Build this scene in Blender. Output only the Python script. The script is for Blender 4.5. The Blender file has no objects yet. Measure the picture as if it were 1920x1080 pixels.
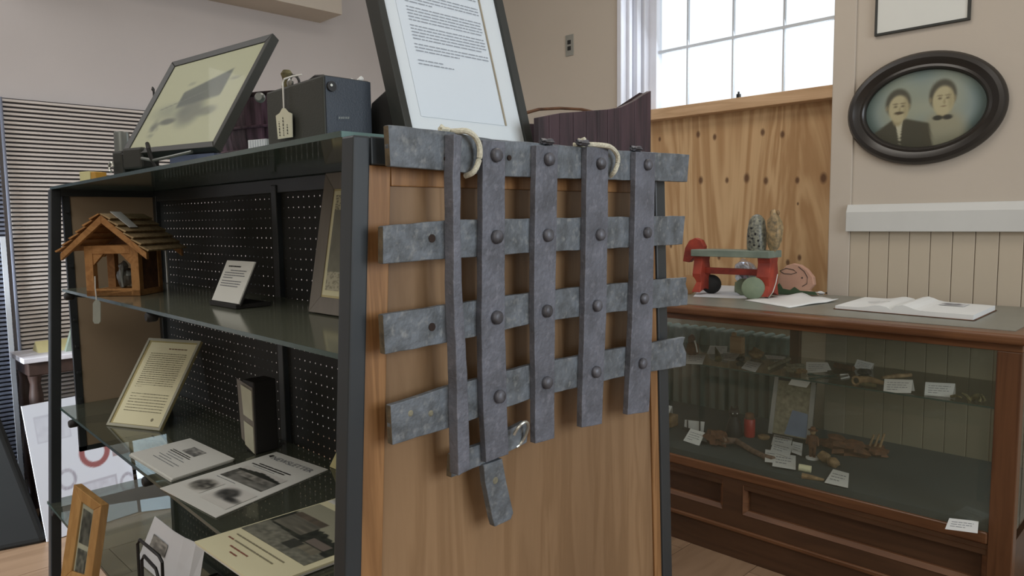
import bpy, bmesh, math, random
from mathutils import Vector, Matrix
random.seed(7)
sc = bpy.context.scene
COL = sc.collection
PI = math.pi
# ------------------------------------------------------------------ camera
EYE = Vector((0, 0, 1.4)); FP = 1364.0
_l = Vector((-1370, 110, -FP)); _r = Vector((1370, 147, -FP))
_X = -_l.normalized(); _Y = (_r - _X * _r.dot(_X)).normalized(); _Z = _X.cross(_Y)
ROT = Matrix((_X, _Y, _Z))
cam = bpy.data.cameras.new('camera'); co = bpy.data.objects.new('camera', cam); COL.objects.link(co)
cam.sensor_width = 36; cam.lens = 36 * FP / 1920; cam.clip_start = .02; cam.clip_end = 100
co.matrix_world = Matrix.Translation(EYE) @ ROT.to_4x4()
sc.camera = co
# ------------------------------------------------------------------ world and light
sc.view_settings.view_transform = 'Standard'; sc.view_settings.look = 'None'
sc.view_settings.exposure = -0.6; sc.view_settings.gamma = 1; sc.view_settings.use_curve_mapping = False
w = bpy.data.worlds.new('daylight'); sc.world = w; w.use_nodes = True
bg = w.node_tree.nodes['Background']; bg.inputs[0].default_value = (.93, .97, 1.0, 1); bg.inputs[1].default_value = 2.0
def area(name, loc, target, sx, sy, power, col):
    l = bpy.data.lights.new(name, 'AREA'); l.shape = 'RECTANGLE'; l.size = sx; l.size_y = sy; l.energy = power; l.color = col
    o = bpy.data.objects.new(name, l); COL.objects.link(o); o.location = loc
    o.rotation_euler = (Vector(target) - Vector(loc)).to_track_quat('-Z', 'Y').to_euler()
    return o
area('right_window_light', (3.1, 1.3, 2.0), (-1, 1.0, 1.1), 2.2, 2.0, 142, (.84, .92, 1.0))
area('back_window_light', (-1.95, 3.60, 2.55), (-1.95, 2.0, 1.7), .95, 1.0, 10, (.85, .92, 1.0))
area('ceiling_fill_front', (-.3, -1.4, 3.45), (-.3, -1.2, 0), 1.4, 1.4, 40, (1.0, .95, .88))  # this and the next two: unseen ceiling fills added for ambient light
area('ceiling_fill_rear', (-1.4, 2.0, 3.45), (-1.4, 2.0, 0), 1.4, 1.0, 27, (1.0, .93, .84))
area('ceiling_fill_left', (-3.2, -.6, 3.45), (-3.2, .2, 0), 1.2, 1.2, 30, (.98, .96, .95))
_w = area('front_window_light', (-3.2, -2.45, 1.5), (-3.95, 1.0, .35), 1.2, 1.4, 55, (.84, .91, 1.0)); _w.data.spread = math.radians(48)
area('camera_side_fill', (1.0, -2.3, 2.0), (-1.2, 1.6, .8), 2.4, 1.6, 34, (1.0, .97, .92))  # large weak fill added behind the camera, not a known lamp

# ------------------------------------------------------------------ helpers
def at(px, py, ax, val):
    d = ROT @ Vector((px - 960, 540 - py, -FP)); return EYE + d * ((val - EYE[ax]) / d[ax])
def atp(px, py, p0, n):
    d = ROT @ Vector((px - 960, 540 - py, -FP)); return EYE + d * ((Vector(p0) - EYE).dot(n) / d.dot(n))
def lin(r, g, b):
    f = lambda v: (v / 255 / 12.92) if v <= 10 else ((v / 255 + .055) / 1.055) ** 2.4
    return (f(r), f(g), f(b), 1)
class MB:
    def __init__(s): s.v = []; s.f = []
    def add(s, vs, fs):
        o = len(s.v); s.v += [tuple(v) for v in vs]; s.f += [tuple(i + o for i in f) for f in fs]; return s
    def box(s, a, b, M=None):
        x0, y0, z0 = a; x1, y1, z1 = b
        vs = [Vector(p) for p in ((x0,y0,z0),(x1,y0,z0),(x1,y1,z0),(x0,y1,z0),(x0,y0,z1),(x1,y0,z1),(x1,y1,z1),(x0,y1,z1))]
        if M: vs = [M @ v for v in vs]
        return s.add(vs, [(0,3,2,1),(4,5,6,7),(0,1,5,4),(1,2,6,5),(2,3,7,6),(3,0,4,7)])
    def prism(s, pts, off):
        n = len(pts); off = Vector(off); a = [Vector(p) for p in pts]
        return s.add(a + [p + off for p in a], [tuple(range(n)), tuple(range(2*n-1, n-1, -1))] + [(i, n+i, n+(i+1)%n, (i+1)%n) for i in range(n)])
    def tube(s, path, r, seg=8, closed=False):
        P = [Vector(p) for p in path]; n = len(P); rs = r if isinstance(r, (list, tuple)) else [r] * n
        base = len(s.v); up = Vector((.13, .21, .97)).normalized()
        for i, p in enumerate(P):
            if closed: t = P[(i+1) % n] - P[i-1]
            else: t = P[min(i+1, n-1)] - P[max(i-1, 0)]
            t = t.normalized(); a = t.cross(up)
            if a.length < .05: a = t.cross(Vector((1, 0, 0)))
            a.normalize(); b = t.cross(a)
            for k in range(seg):
                q = 2*PI*k/seg; s.v.append(tuple(p + (a*math.cos(q) + b*math.sin(q))*rs[i]))
        for i in range(n if closed else n-1):
            j = (i+1) % n
            for k in range(seg):
                s.f.append((base+i*seg+k, base+i*seg+(k+1)%seg, base+j*seg+(k+1)%seg, base+j*seg+k))
        if not closed:
            s.f.append(tuple(base+k for k in range(seg))[::-1]); s.f.append(tuple(base+(n-1)*seg+k for k in range(seg)))
        return s
    def lathe(s, prof, origin=(0,0,0), seg=20, sx=1, sy=1, M=None):
        base = len(s.v); o = Vector(origin)
        for r, z in prof:
            for k in range(seg):
                q = 2*PI*k/seg; v = Vector((r*math.cos(q)*sx, r*math.sin(q)*sy, z))
                if M: v = M @ v
                s.v.append(tuple(v + o))
        m = len(prof)
        for i in range(m-1):
            for k in range(seg):
                s.f.append((base+i*seg+k, base+i*seg+(k+1)%seg, base+(i+1)*seg+(k+1)%seg, base+(i+1)*seg+k))
        s.f.append(tuple(base+k for k in range(seg))[::-1]); s.f.append(tuple(base+(m-1)*seg+k for k in range(seg)))
        return s
    def lump(s, c, rad, seed=0, amp=.18, M=None, seg=14, rings=9):
        rnd = random.Random(seed); ph = [rnd.uniform(0, 6.28) for _ in range(9)]; base = len(s.v); c = Vector(c)
        for i in range(rings+1):
            th = PI*i/rings
            for k in range(seg):
                q = 2*PI*k/seg
                d = Vector((math.sin(th)*math.cos(q), math.sin(th)*math.sin(q), math.cos(th)))
                m = 1 + amp*(math.sin(3*d.x+ph[0])*math.sin(4*d.y+ph[1]) + .6*math.sin(6*d.z+5*d.x+ph[2]) + .4*math.sin(9*d.y+7*d.z+ph[3]))
                v = Vector((d.x*rad[0], d.y*rad[1], d.z*rad[2]))*m
                if M: v = M @ v
                s.v.append(tuple(c+v))
        for i in range(rings):
            for k in range(seg):
                s.f.append((base+i*seg+k, base+(i+1)*seg+k, base+(i+1)*seg+(k+1)%seg, base+i*seg+(k+1)%seg))
        return s
    def build(s, name, m, parent=None, bevel=0, smooth=False, seg=2):
        me = bpy.data.meshes.new(name); me.from_pydata(s.v, [], s.f); me.validate(); me.update()
        bm = bmesh.new(); bm.from_mesh(me); bmesh.ops.recalc_face_normals(bm, faces=bm.faces); bm.to_mesh(me); bm.free()
        me.materials.append(m)
        if smooth:
            for p in me.polygons: p.use_smooth = True
            try: me.set_sharp_from_angle(angle=math.radians(42))
            except Exception: pass
        o = bpy.data.objects.new(name, me); COL.objects.link(o)
        if parent: o.parent = parent; o.matrix_parent_inverse = parent.matrix_world.inverted() if False else Matrix.Translation(-Vector(parent.location)) if parent.type == 'EMPTY' else Matrix()
        if bevel:
            b = o.modifiers.new('bevel', 'BEVEL'); b.width = bevel; b.segments = seg; b.limit_method = 'ANGLE'; b.angle_limit = .6
        return o
def tag(o, label, cat, group=None, kind=None):
    o['label'] = label; o['category'] = cat
    if group: o['group'] = group
    if kind: o['kind'] = kind
    return o
def thing(name, label, cat, loc, group=None):
    o = bpy.data.objects.new(name, None); o.empty_display_size = .05; COL.objects.link(o); o.location = loc
    return tag(o, label, cat, group)
def struct(o): o['kind'] = 'structure'; return o

# materials
def nodes(m): m.use_nodes = True; nt = m.node_tree; return nt, nt.nodes['Principled BSDF']
def mat(name, c, rough=.6, metal=0, var=.12, scale=8, bump=.0, bscale=60, c2=None, stretch=None, spec=None, detail=4, emis=None):
    m = bpy.data.materials.new(name); nt, p = nodes(m); N = nt.nodes; L = nt.links
    c = lin(*c); c2 = lin(*c2) if c2 else tuple(max(0, v*(1-var*2)) for v in c[:3]) + (1,)
    tc = N.new('ShaderNodeTexCoord'); mp = N.new('ShaderNodeMapping'); L.new(tc.outputs['Object'], mp.inputs[0])
    if stretch: mp.inputs['Scale'].default_value = stretch
    no = N.new('ShaderNodeTexNoise'); no.inputs['Scale'].default_value = scale; no.inputs['Detail'].default_value = detail; L.new(mp.outputs[0], no.inputs['Vector'])
    mr = N.new('ShaderNodeMapRange'); mr.inputs[1].default_value = .3; mr.inputs[2].default_value = .7; L.new(no.outputs['Fac'], mr.inputs[0])
    mx = N.new('ShaderNodeMix'); mx.data_type = 'RGBA'; L.new(mr.outputs[0], mx.inputs[0]); mx.inputs[6].default_value = c2; mx.inputs[7].default_value = c
    L.new(mx.outputs[2], p.inputs['Base Color'])
    p.inputs['Roughness'].default_value = rough; p.inputs['Metallic'].default_value = metal
    if spec is not None: p.inputs['Specular IOR Level'].default_value = spec
    if bump:
        n2 = N.new('ShaderNodeTexNoise'); n2.inputs['Scale'].default_value = bscale; n2.inputs['Detail'].default_value = 6; L.new(mp.outputs[0], n2.inputs['Vector'])
        b = N.new('ShaderNodeBump'); b.inputs['Strength'].default_value = bump; b.inputs['Distance'].default_value = .002; L.new(n2.outputs['Fac'], b.inputs['Height']); L.new(b.outputs[0], p.inputs['Normal'])
    return m
def wood(name, c, c2, axis=2, scale=14, rough=.45, dist=3.0, bump=.05, knots=None, broad=None, rings=26.0, lf=.45):
    m = bpy.data.materials.new(name); nt, p = nodes(m); N = nt.nodes; L = nt.links
    tc = N.new('ShaderNodeTexCoord'); mp = N.new('ShaderNodeMapping'); L.new(tc.outputs['Object'], mp.inputs[0])
    s = [1, 1, 1]; s[axis] = .09; mp.inputs['Scale'].default_value = s
    no = N.new('ShaderNodeTexNoise'); no.inputs['Scale'].default_value = scale; no.inputs['Detail'].default_value = 5; no.inputs['Distortion'].default_value = dist*.3; L.new(mp.outputs[0], no.inputs['Vector'])
    nf = N.new('ShaderNodeTexNoise'); nf.inputs['Scale'].default_value = scale*9; nf.inputs['Detail'].default_value = 3; L.new(mp.outputs[0], nf.inputs['Vector'])
    wv = N.new('ShaderNodeMath'); wv.operation = 'MULTIPLY'; wv.inputs[1].default_value = rings; L.new(no.outputs['Fac'], wv.inputs[0])
    sn = N.new('ShaderNodeMath'); sn.operation = 'SINE'; L.new(wv.outputs[0], sn.inputs[0])
    m1 = N.new('ShaderNodeMapRange'); m1.inputs[1].default_value = -1; m1.inputs[2].default_value = 1; L.new(sn.outputs[0], m1.inputs[0])
    ad = N.new('ShaderNodeMix'); ad.data_type = 'FLOAT'; ad.inputs[0].default_value = lf; L.new(m1.outputs[0], ad.inputs[2]); L.new(nf.outputs['Fac'], ad.inputs[3])
    mx = N.new('ShaderNodeMix'); mx.data_type = 'RGBA'; L.new(ad.outputs[0], mx.inputs[0]); mx.inputs[6].default_value = lin(*c2); mx.inputs[7].default_value = lin(*c)
    out = mx.outputs[2]
    if broad:
        nb = N.new('ShaderNodeTexNoise'); nb.inputs['Scale'].default_value = broad[0]; nb.inputs['Detail'].default_value = 1; L.new(mp.outputs[0], nb.inputs['Vector'])
        mb = N.new('ShaderNodeMapRange'); mb.inputs[1].default_value = .38; mb.inputs[2].default_value = .62; L.new(nb.outputs['Fac'], mb.inputs[0])
        m2 = N.new('ShaderNodeMix'); m2.data_type = 'RGBA'; m2.blend_type = 'MULTIPLY'; m2.inputs[0].default_value = 1
        m3 = N.new('ShaderNodeMix'); m3.data_type = 'RGBA'; L.new(mb.outputs[0], m3.inputs[0]); m3.inputs[6].default_value = broad[1]; m3.inputs[7].default_value = (1,1,1,1)
        L.new(out, m2.inputs[6]); L.new(m3.outputs[2], m2.inputs[7]); out = m2.outputs[2]
    if knots:
        for (kx, kz, kr) in knots:
            d = N.new('ShaderNodeVectorMath'); d.operation = 'DISTANCE'
            mq = N.new('ShaderNodeMapping'); mq.inputs['Scale'].default_value = (1.25, 0, .8); L.new(tc.outputs['Object'], mq.inputs[0])
            L.new(mq.outputs[0], d.inputs[0]); d.inputs[1].default_value = (kx*1.25, 0, kz*.8)
            r = N.new('ShaderNodeMapRange'); r.inputs[1].default_value = kr*1.4; r.inputs[2].default_value = kr*.6; r.inputs[3].default_value = 0; r.inputs[4].default_value = .85; L.new(d.outputs['Value'], r.inputs[0])
            k = N.new('ShaderNodeMix'); k.data_type = 'RGBA'; L.new(r.outputs[0], k.inputs[0]); L.new(out, k.inputs[6]); k.inputs[7].default_value = lin(84, 52, 30); out = k.outputs[2]
    L.new(out, p.inputs['Base Color']); p.inputs['Roughness'].default_value = rough
    if bump:
        b = N.new('ShaderNodeBump'); b.inputs['Strength'].default_value = bump; b.inputs['Distance'].default_value = .001; L.new(ad.outputs[0], b.inputs['Height']); L.new(b.outputs[0], p.inputs['Normal'])
    return m
def glass(name, tint=(.93, .97, .95), body=None, bodyfac=0.0, rough=.03, gl=.9):
    m = bpy.data.materials.new(name); m.use_nodes = True; nt = m.node_tree; N = nt.nodes; L = nt.links; N.clear()
    o = N.new('ShaderNodeOutputMaterial'); t = N.new('ShaderNodeBsdfTransparent'); t.inputs[0].default_value = (*tint, 1)
    g = N.new('ShaderNodeBsdfGlossy'); g.inputs['Roughness'].default_value = rough; g.inputs[0].default_value = (gl, gl, gl, 1)
    fr = N.new('ShaderNodeFresnel'); fr.inputs[0].default_value = 1.5
    ge = N.new('ShaderNodeNewGeometry'); inv = N.new('ShaderNodeMath'); inv.operation = 'SUBTRACT'; inv.inputs[0].default_value = 1; L.new(ge.outputs['Backfacing'], inv.inputs[1])
    ml = N.new('ShaderNodeMath'); ml.operation = 'MULTIPLY'; L.new(fr.outputs[0], ml.inputs[0]); L.new(inv.outputs[0], ml.inputs[1])
    a = N.new('ShaderNodeMixShader'); src = t
    if body:
        d = N.new('ShaderNodeBsdfDiffuse'); d.inputs[0].default_value = lin(*body)
        b = N.new('ShaderNodeMixShader'); b.inputs[0].default_value = bodyfac; L.new(t.outputs[0], b.inputs[1]); L.new(d.outputs[0], b.inputs[2]); src = b
    L.new(ml.outputs[0], a.inputs[0]); L.new(src.outputs[0], a.inputs[1]); L.new(g.outputs[0], a.inputs[2]); L.new(a.outputs[0], o.inputs[0])
    return m
def vcol(name, rough=.6):
    m = bpy.data.materials.new(name); nt, p = nodes(m); a = nt.nodes.new('ShaderNodeAttribute'); a.attribute_name = 'ink'
    nt.links.new(a.outputs['Color'], p.inputs['Base Color']); p.inputs['Roughness'].default_value = rough; return m

M = {}
M['wall'] = mat('wall_paint', (194, 184, 170), .85, var=.02, scale=2, bump=.08, bscale=220)
M['wall_left'] = mat('left_wall_paint', (198, 192, 189), .85, var=.03, scale=1.5, bump=.06, bscale=200)
M['gap'] = mat('painted_joint', (128, 112, 96), .8)
M['bead'] = mat('beadboard_paint', (190, 178, 158), .6, var=.03, scale=3)
M['white'] = mat('white_trim_paint', (206, 207, 203), .45, var=.02)
M['whitewin'] = mat('window_trim_paint', (226, 228, 236), .4, var=.03)
M['muntin'] = mat('muntin_paint', (205, 210, 216), .5, var=.03)
M['ceil'] = mat('ceiling_paint', (214, 210, 204), .9, var=.02)
M['floor'] = wood('floor_wood', (158, 130, 104), (134, 108, 84), axis=1, scale=6, rough=.35)
M['floor2'] = wood('floor_wood_pale', (168, 138, 112), (142, 114, 90), axis=1, scale=6, rough=.35)
M['joint'] = mat('floor_joint', (70, 52, 40), .8)
def W3(px, py, y=3.62): p = at(px, py, 1, y); return (p.x, p.z)
kn = [(*W3(x, y), r) for x, y, r in ((1237,261,.010),(1309,252,.014),(1340,257,.013),(1430,248,.014),(1467,252,.014),(1314,338,.016),(1363,338,.012),(1400,334,.019),(1436,339,.015),(1495,338,.013),(1544,334,.020),(1243,470,.011),(1258,461,.010),(1348,482,.012),(1477,492,.012),(1499,483,.012),(1496,382,.006),(1262,330,.008))]
M['ply'] = wood('plywood', (212, 178, 134), (170, 130, 86), axis=2, scale=3.4, rough=.65, knots=kn, rings=75.0, lf=.35)
M['pine'] = wood('pine_board', (214, 180, 142), (188, 152, 114), axis=0, scale=16, rough=.6)
M['oak'] = wood('oak_veneer', (156, 126, 94), (134, 105, 75), axis=2, scale=16, rough=.32, broad=(5.5, (.62, .60, .60, 1)))  # broad darkening paints soft reflection bands into the veneer colour
M['oak_edge'] = wood('oak_stile', (164, 122, 80), (124, 88, 54), axis=2, scale=26, rough=.34)
M['groove'] = mat('dark_groove', (44, 28, 18), .8)
M['black'] = mat('black_powder_coat', (50, 55, 58), .4, var=.1, scale=6, bump=.03, bscale=300)
M['blackin'] = mat('black_pegboard', (32, 34, 32), .62, var=.1)
M['brown'] = mat('brown_hardboard', (164, 146, 122), .6, var=.06, scale=3)
M['topglass'] = glass('green_top_glass', (.42, .52, .50), body=(122, 150, 146), bodyfac=.85, rough=.08)
M['shelf'] = glass('smoked_shelf_glass', (.60, .66, .62), body=(118, 122, 106), bodyfac=.85, rough=.12)
M['shelf2'] = glass('clear_green_shelf_glass', (.74, .82, .80), body=(104, 106, 92), bodyfac=.34, rough=.06)
M['gedge'] = mat('glass_edge', (62, 82, 76), .2, var=.08)
M['case_glass'] = glass('case_glass', (.97, .98, .96), body=(150, 148, 126), bodyfac=.07, rough=.02, gl=.8)  # pale diffuse body paints a reflection haze over the glass
M['clear'] = glass('picture_glass', (.98, .99, .99), rough=.03, gl=.10)
M['pane'] = glass('window_glass', (.97, .99, 1.0), rough=.0, gl=.06)
def iron(name, a, b, hi, sc_):
    m = mat(name, a, .6, metal=.2, c2=b, scale=sc_, bump=.9, bscale=130, detail=9); nt = m.node_tree; p = nt.nodes['Principled BSDF']; L = nt.links
    src = p.inputs['Base Color'].links[0].from_socket; no = nt.nodes.new('ShaderNodeTexNoise'); no.inputs['Scale'].default_value = 90; no.inputs['Detail'].default_value = 3
    L.new(nt.nodes['Mapping'].outputs[0], no.inputs['Vector']); mr = nt.nodes.new('ShaderNodeMapRange'); mr.inputs[1].default_value = .54; mr.inputs[2].default_value = .76; mr.inputs[4].default_value = .6; L.new(no.outputs['Fac'], mr.inputs[0])
    mx = nt.nodes.new('ShaderNodeMix'); mx.data_type = 'RGBA'; L.new(mr.outputs[0], mx.inputs[0]); L.new(src, mx.inputs[6]); mx.inputs[7].default_value = lin(*hi); L.new(mx.outputs[2], p.inputs['Base Color']); return m
M['iron'] = iron('weathered_iron', (118, 125, 132), (82, 86, 88), (150, 152, 150), 36)
M['iron_v'] = iron('worn_iron_upright', (114, 117, 127), (86, 88, 94), (134, 135, 144), 18)
M['rivet'] = mat('iron_rivet', (110, 112, 120), .5, metal=.35, c2=(66, 64, 66), scale=60, bump=.3)
M['rust'] = mat('rusty_end', (112, 98, 76), .9, c2=(72, 66, 56), scale=80, bump=.6, bscale=160)
M['rope'] = mat('cotton_rope', (222, 218, 198), .85, c2=(186, 182, 160), scale=260, stretch=(1, 1, 1), bump=.4, bscale=400)
M['ring'] = mat('pale_metal_ring', (200, 200, 190), .35, metal=.7)
M['blkframe'] = mat('black_picture_frame', (48, 50, 46), .5, var=.12)
M['paper'] = mat('white_paper', (222, 224, 218), .75, var=.01)
M['card'] = mat('white_card', (228, 230, 228), .8, var=.02)
M['bluepaper'] = mat('cool_white_paper', (238, 243, 250), .6, var=.01)
M['cream'] = mat('cream_paper', (226, 222, 186), .7, var=.02)
M['matb'] = mat('white_mat_board', (240, 243, 246), .7, var=.01)
M['bevel'] = mat('mat_bevel', (186, 172, 150), .6)
M['ink'] = mat('grey_ink', (132, 136, 142), .8, var=.05)
M['inkp'] = mat('pale_typed_ink', (168, 172, 180), .8, var=.04)
M['inkc'] = mat('brown_grey_ink', (140, 136, 112), .8, var=.05)
M['inkd'] = mat('dark_ink', (52, 52, 50), .8, var=.05)
M['inkred'] = mat('reddish_ink', (150, 96, 80), .8)
M['cedar'] = wood('cedar', (186, 138, 84), (150, 104, 58), axis=0, scale=26, rough=.6)
M['shingle'] = wood('grey_brown_shingle', (190, 166, 126), (148, 124, 90), axis=2, scale=30, rough=.8)
M['dark'] = mat('dark_object', (34, 33, 32), .6, var=.1)
M['string'] = mat('white_string', (214, 212, 204), .8)
M['tagp'] = mat('tag_card', (208, 208, 186), .75)
M['taggrey'] = mat('grey_green_tag', (150, 156, 144), .7)
M['leather'] = mat('black_leatherette', (54, 56, 50), .6, bump=.25, bscale=500)
M['leather2'] = mat('blue_black_leatherette', (52, 60, 70), .5, bump=.25, bscale=500)
M['steel'] = mat('dull_steel', (150, 150, 146), .35, metal=.8)
M['purple'] = mat('purple_brown_splint', (160, 122, 146), .4, c2=(58, 40, 52), scale=9, stretch=(6, 6, .7), bump=.4, bscale=50)
M['darkwood'] = mat('dark_red_brown_stave', (70, 48, 54), .6, c2=(36, 24, 28), scale=12, stretch=(5, 5, .5), bump=.3)
M['bluebox'] = mat('slate_blue_card', (96, 108, 136), .6, var=.05)
M['greymetal'] = mat('grey_metal', (120, 124, 120), .4, metal=.5)
M['amber'] = mat('amber_plastic', (200, 150, 60), .35)
M['yellow'] = mat('cream_yellow_card', (222, 214, 160), .7)
M['gold'] = mat('pale_gold_frame', (196, 184, 132), .35, metal=.3, var=.08)
M['acrylic'] = mat('acrylic_edge', (176, 176, 160), .2, var=.05)
M['greyframe'] = mat('grey_wood_frame', (128, 122, 114), .5, var=.08, stretch=(1,1,.1), scale=40)
M['tan_frame'] = wood('honey_frame', (196, 154, 96), (168, 126, 74), axis=2, scale=24, rough=.45)
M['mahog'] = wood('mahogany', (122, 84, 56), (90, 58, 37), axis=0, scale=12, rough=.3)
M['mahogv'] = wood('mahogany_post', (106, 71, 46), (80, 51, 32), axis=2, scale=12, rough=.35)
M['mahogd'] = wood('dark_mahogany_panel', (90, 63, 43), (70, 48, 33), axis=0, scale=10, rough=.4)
M['inlay'] = mat('grey_counter_top', (132, 132, 122), .35, var=.05)
M['cloth'] = mat('dark_teal_cloth', (66, 76, 76), .95, var=.06, bump=.2, bscale=300)
M['rad'] = mat('teal_grey_radiator', (140, 164, 164), .5, var=.08)
M['red'] = mat('worn_red_paint', (170, 66, 46), .55, c2=(120, 44, 34), scale=14)
M['grngrey'] = mat('green_grey_paint', (134, 146, 132), .5, c2=(104, 116, 106), scale=10)
M['wheelg'] = mat('pale_green_wheel', (130, 142, 116), .6, c2=(106, 120, 98), scale=14)
M['wheelb'] = mat('brown_wheel', (150, 110, 66), .6)
M['foil'] = mat('silver_foil', (214, 220, 232), .18, metal=.9, bump=.9, bscale=40)
M['rabbit'] = mat('pink_beige_paint', (196, 156, 134), .7, c2=(180, 138, 118), scale=10)
M['grass'] = mat('dark_green_paint', (72, 92, 66), .7)
M['clay'] = mat('tan_clay', (158, 132, 96), .8, c2=(112, 90, 62), scale=40, bump=.4)
M['clayb'] = mat('brown_clay', (116, 78, 50), .8, c2=(76, 50, 34), scale=40, bump=.4)
M['stone'] = mat('pale_stone', (150, 146, 124), .85, c2=(110, 106, 88), scale=50, bump=.4)
M['moss'] = mat('olive_twig', (120, 112, 76), .9, c2=(70, 64, 42), scale=80, bump=.5)
M['redcyl'] = mat('red_tin', (176, 52, 44), .35, var=.1)
M['silver'] = mat('silver_strip', (186, 188, 184), .3, metal=.5)
M['braid'] = mat('pinkish_braid', (136, 112, 96), .85, c2=(96, 78, 66), scale=60, bump=.5)
M['bluesheet'] = mat('blue_sheet', (120, 136, 160), .6)
M['slat'] = mat('cream_slat', (206, 198, 190), .55, var=.04)
M['slatb'] = mat('blue_grey_slat', (122, 128, 144), .55, var=.05)
M['slatback'] = mat('dark_slat_backing', (52, 50, 52), .8)
M['frosted'] = mat('pale_cloth', (214, 220, 226), .8, var=.03)
M['tabletop'] = mat('white_table_top', (214, 212, 216), .5)
M['tablewood'] = mat('dark_carved_wood', (62, 44, 36), .5, var=.2, scale=20)
M['trunk'] = mat('black_cloth', (15, 18, 17), .8, var=.1)
M['poster'] = vcol('poster_print', .55); M['photo'] = vcol('printed_photo', .5); M['portrait'] = vcol('tinted_portrait', .45)
M['oval'] = mat('dark_oval_moulding', (50, 46, 42), .28, var=.15, scale=4)
M['switch'] = mat('grey_switch_plate', (150, 150, 142), .4)

def quadpt(q, u, v, off=0):
    BL, BR, TR, TL = q; p = BL*(1-u)*(1-v) + BR*u*(1-v) + TR*u*v + TL*(1-u)*v
    return p + qn(q)*off
def qn(q):
    n = (q[1]-q[0]).cross(q[3]-q[0]).normalized()
    return n if n.dot(EYE - q[0]) > 0 else -n
def slab(q, t, off=0):      # a sheet of thickness t behind quad q
    n = qn(q); return MB().prism([p + n*off for p in q], -n*t)
def frame_mb(q, bw, t, lip=.0):      # mitred frame, bw = width in metres
    n = qn(q); W = (q[1]-q[0]).length; H = (q[3]-q[0]).length; a, b = bw/W, bw/H
    inn = [quadpt(q, u, v) for u, v in ((a,b),(1-a,b),(1-a,1-b),(a,1-b))]
    mb = MB()
    for i in range(4):
        j = (i+1) % 4
        A, B, C_, D = q[i]-n*.0, q[j]-n*.0, inn[j]-n*lip, inn[i]-n*lip
        mb.add([A, B, C_, D, A-n*t, B-n*t, C_-n*t, D-n*t], [(0,1,2,3),(7,6,5,4),(0,4,5,1),(1,5,6,2),(2,6,7,3),(3,7,4,0)])
    return mb, inn
def dashes(q, rows, h, seed=1, off=.0006, gap=.008, wl=(.02, .07)):
    rnd = random.Random(seed); mb = MB()
    for u0, u1, v in rows:
        u = u0
        while u < u1:
            l = min(rnd.uniform(*wl), u1-u)
            if l > .004: mb.add([quadpt(q, u, v-h/2, off), quadpt(q, u+l, v-h/2, off), quadpt(q, u+l, v+h/2, off), quadpt(q, u, v+h/2, off)], [(0,1,2,3)])
            u += l + gap
    return mb
def picture(name, q, nx, ny, fn, m, parent, off=.0008):
    vs, fs, cols = [], [], []
    for j in range(ny+1):
        for i in range(nx+1): vs.append(tuple(quadpt(q, i/nx, j/ny, off)))
    for j in range(ny):
        for i in range(nx):
            fs.append((j*(nx+1)+i, j*(nx+1)+i+1, (j+1)*(nx+1)+i+1, (j+1)*(nx+1)+i)); 
    mb = MB(); mb.v = vs; mb.f = fs; o = mb.build(name, m, parent)
    at_ = o.data.color_attributes.new('ink', 'FLOAT_COLOR', 'POINT')
    k = 0
    for j in range(ny+1):
        for i in range(nx+1):
            at_.data[k].color = lin(*[max(0, min(255, c)) for c in fn(i/nx, j/ny)]); k += 1
    return o
def sm(a, b, x):
    t = max(0, min(1, (x-a)/(b-a))); return t*t*(3-2*t)
def blob(u, v, cx, cy, rx, ry, soft=.35):
    d = math.hypot((u-cx)/rx, (v-cy)/ry); return 1 - sm(1-soft, 1+soft, d)
def mixc(a, b, t): return tuple(x*(1-t)+y*t for x, y in zip(a, b))
def hsh(x, y): 
    v = math.sin(x*127.1 + y*311.7)*43758.5453; return v - math.floor(v)
def vn(x, y):
    ix, iy = math.floor(x), math.floor(y); fx, fy = x-ix, y-iy; fx = fx*fx*(3-2*fx); fy = fy*fy*(3-2*fy)
    return (hsh(ix,iy)*(1-fx)+hsh(ix+1,iy)*fx)*(1-fy) + (hsh(ix,iy+1)*(1-fx)+hsh(ix+1,iy+1)*fx)*fy

# ================================================================== THE SETTING
XL, YB, HC = -4.3, 3.46, 3.6
XR, YF = 3.3, -2.6
struct(MB().box((XL-.1, YF-.1, -.08), (XR+.1, YB+.5, -.012)).build('floor', M['joint']))
floor = bpy.data.objects['floor']
pm = None
for i in range(13):
    for j in range(4):
        x = -4.3 + i*.30
        if x > -.6: continue
        y0 = -.2 + j*1.1 + (i % 2)*.5 - .5
        y1 = min(y0+1.1, 3.44)
        if y1 <= y0 + .1: continue
        MB().box((x+.0015, y0+.0015, -.012), (x+.2985, y1-.0015, 0)).build('floor_board', M['floor'] if (i*3+j*5) % 4 else M['floor2'], floor)
MB().box((-.7+.0015, YF, -.012), (XR, YB, 0)).build('floor_board', M['floor'], floor)
MB().box((XL, YF, -.012), (-.7, -.75, 0)).build('floor_board', M['floor'], floor)
struct(MB().box((XL-.1, YF-.1, HC), (XR+.1, YB+.5, HC+.08)).build('ceiling', M['ceil']))
struct(MB().box((XL-.1, YF-.1, -.012), (XL, YB+.45, HC)).build('wall_left', M['wall_left']))
struct(MB().box((XR, YF-.1, -.012), (XR+.1, YB+.45, HC)).build('wall_right', M['wall']))
struct(MB().box((XL, YF-.1, -.012), (XR, YF, HC)).build('wall_front', M['wall']))
WX0, WX1, WZ1 = -2.58, -1.362, 3.2
wb = MB(); wb.box((XL, YB, -.012), (WX0, YB+.4, HC)); wb.box((WX1, YB, -.012), (XR, YB+.4, HC)); wb.box((WX0, YB, WZ1), (WX1, YB+.4, HC)); wb.box((WX0, YB+.32, -.012), (WX1, YB+.4, 1.0))
wall_back = struct(wb.build('wall_back', M['wall']))
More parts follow.
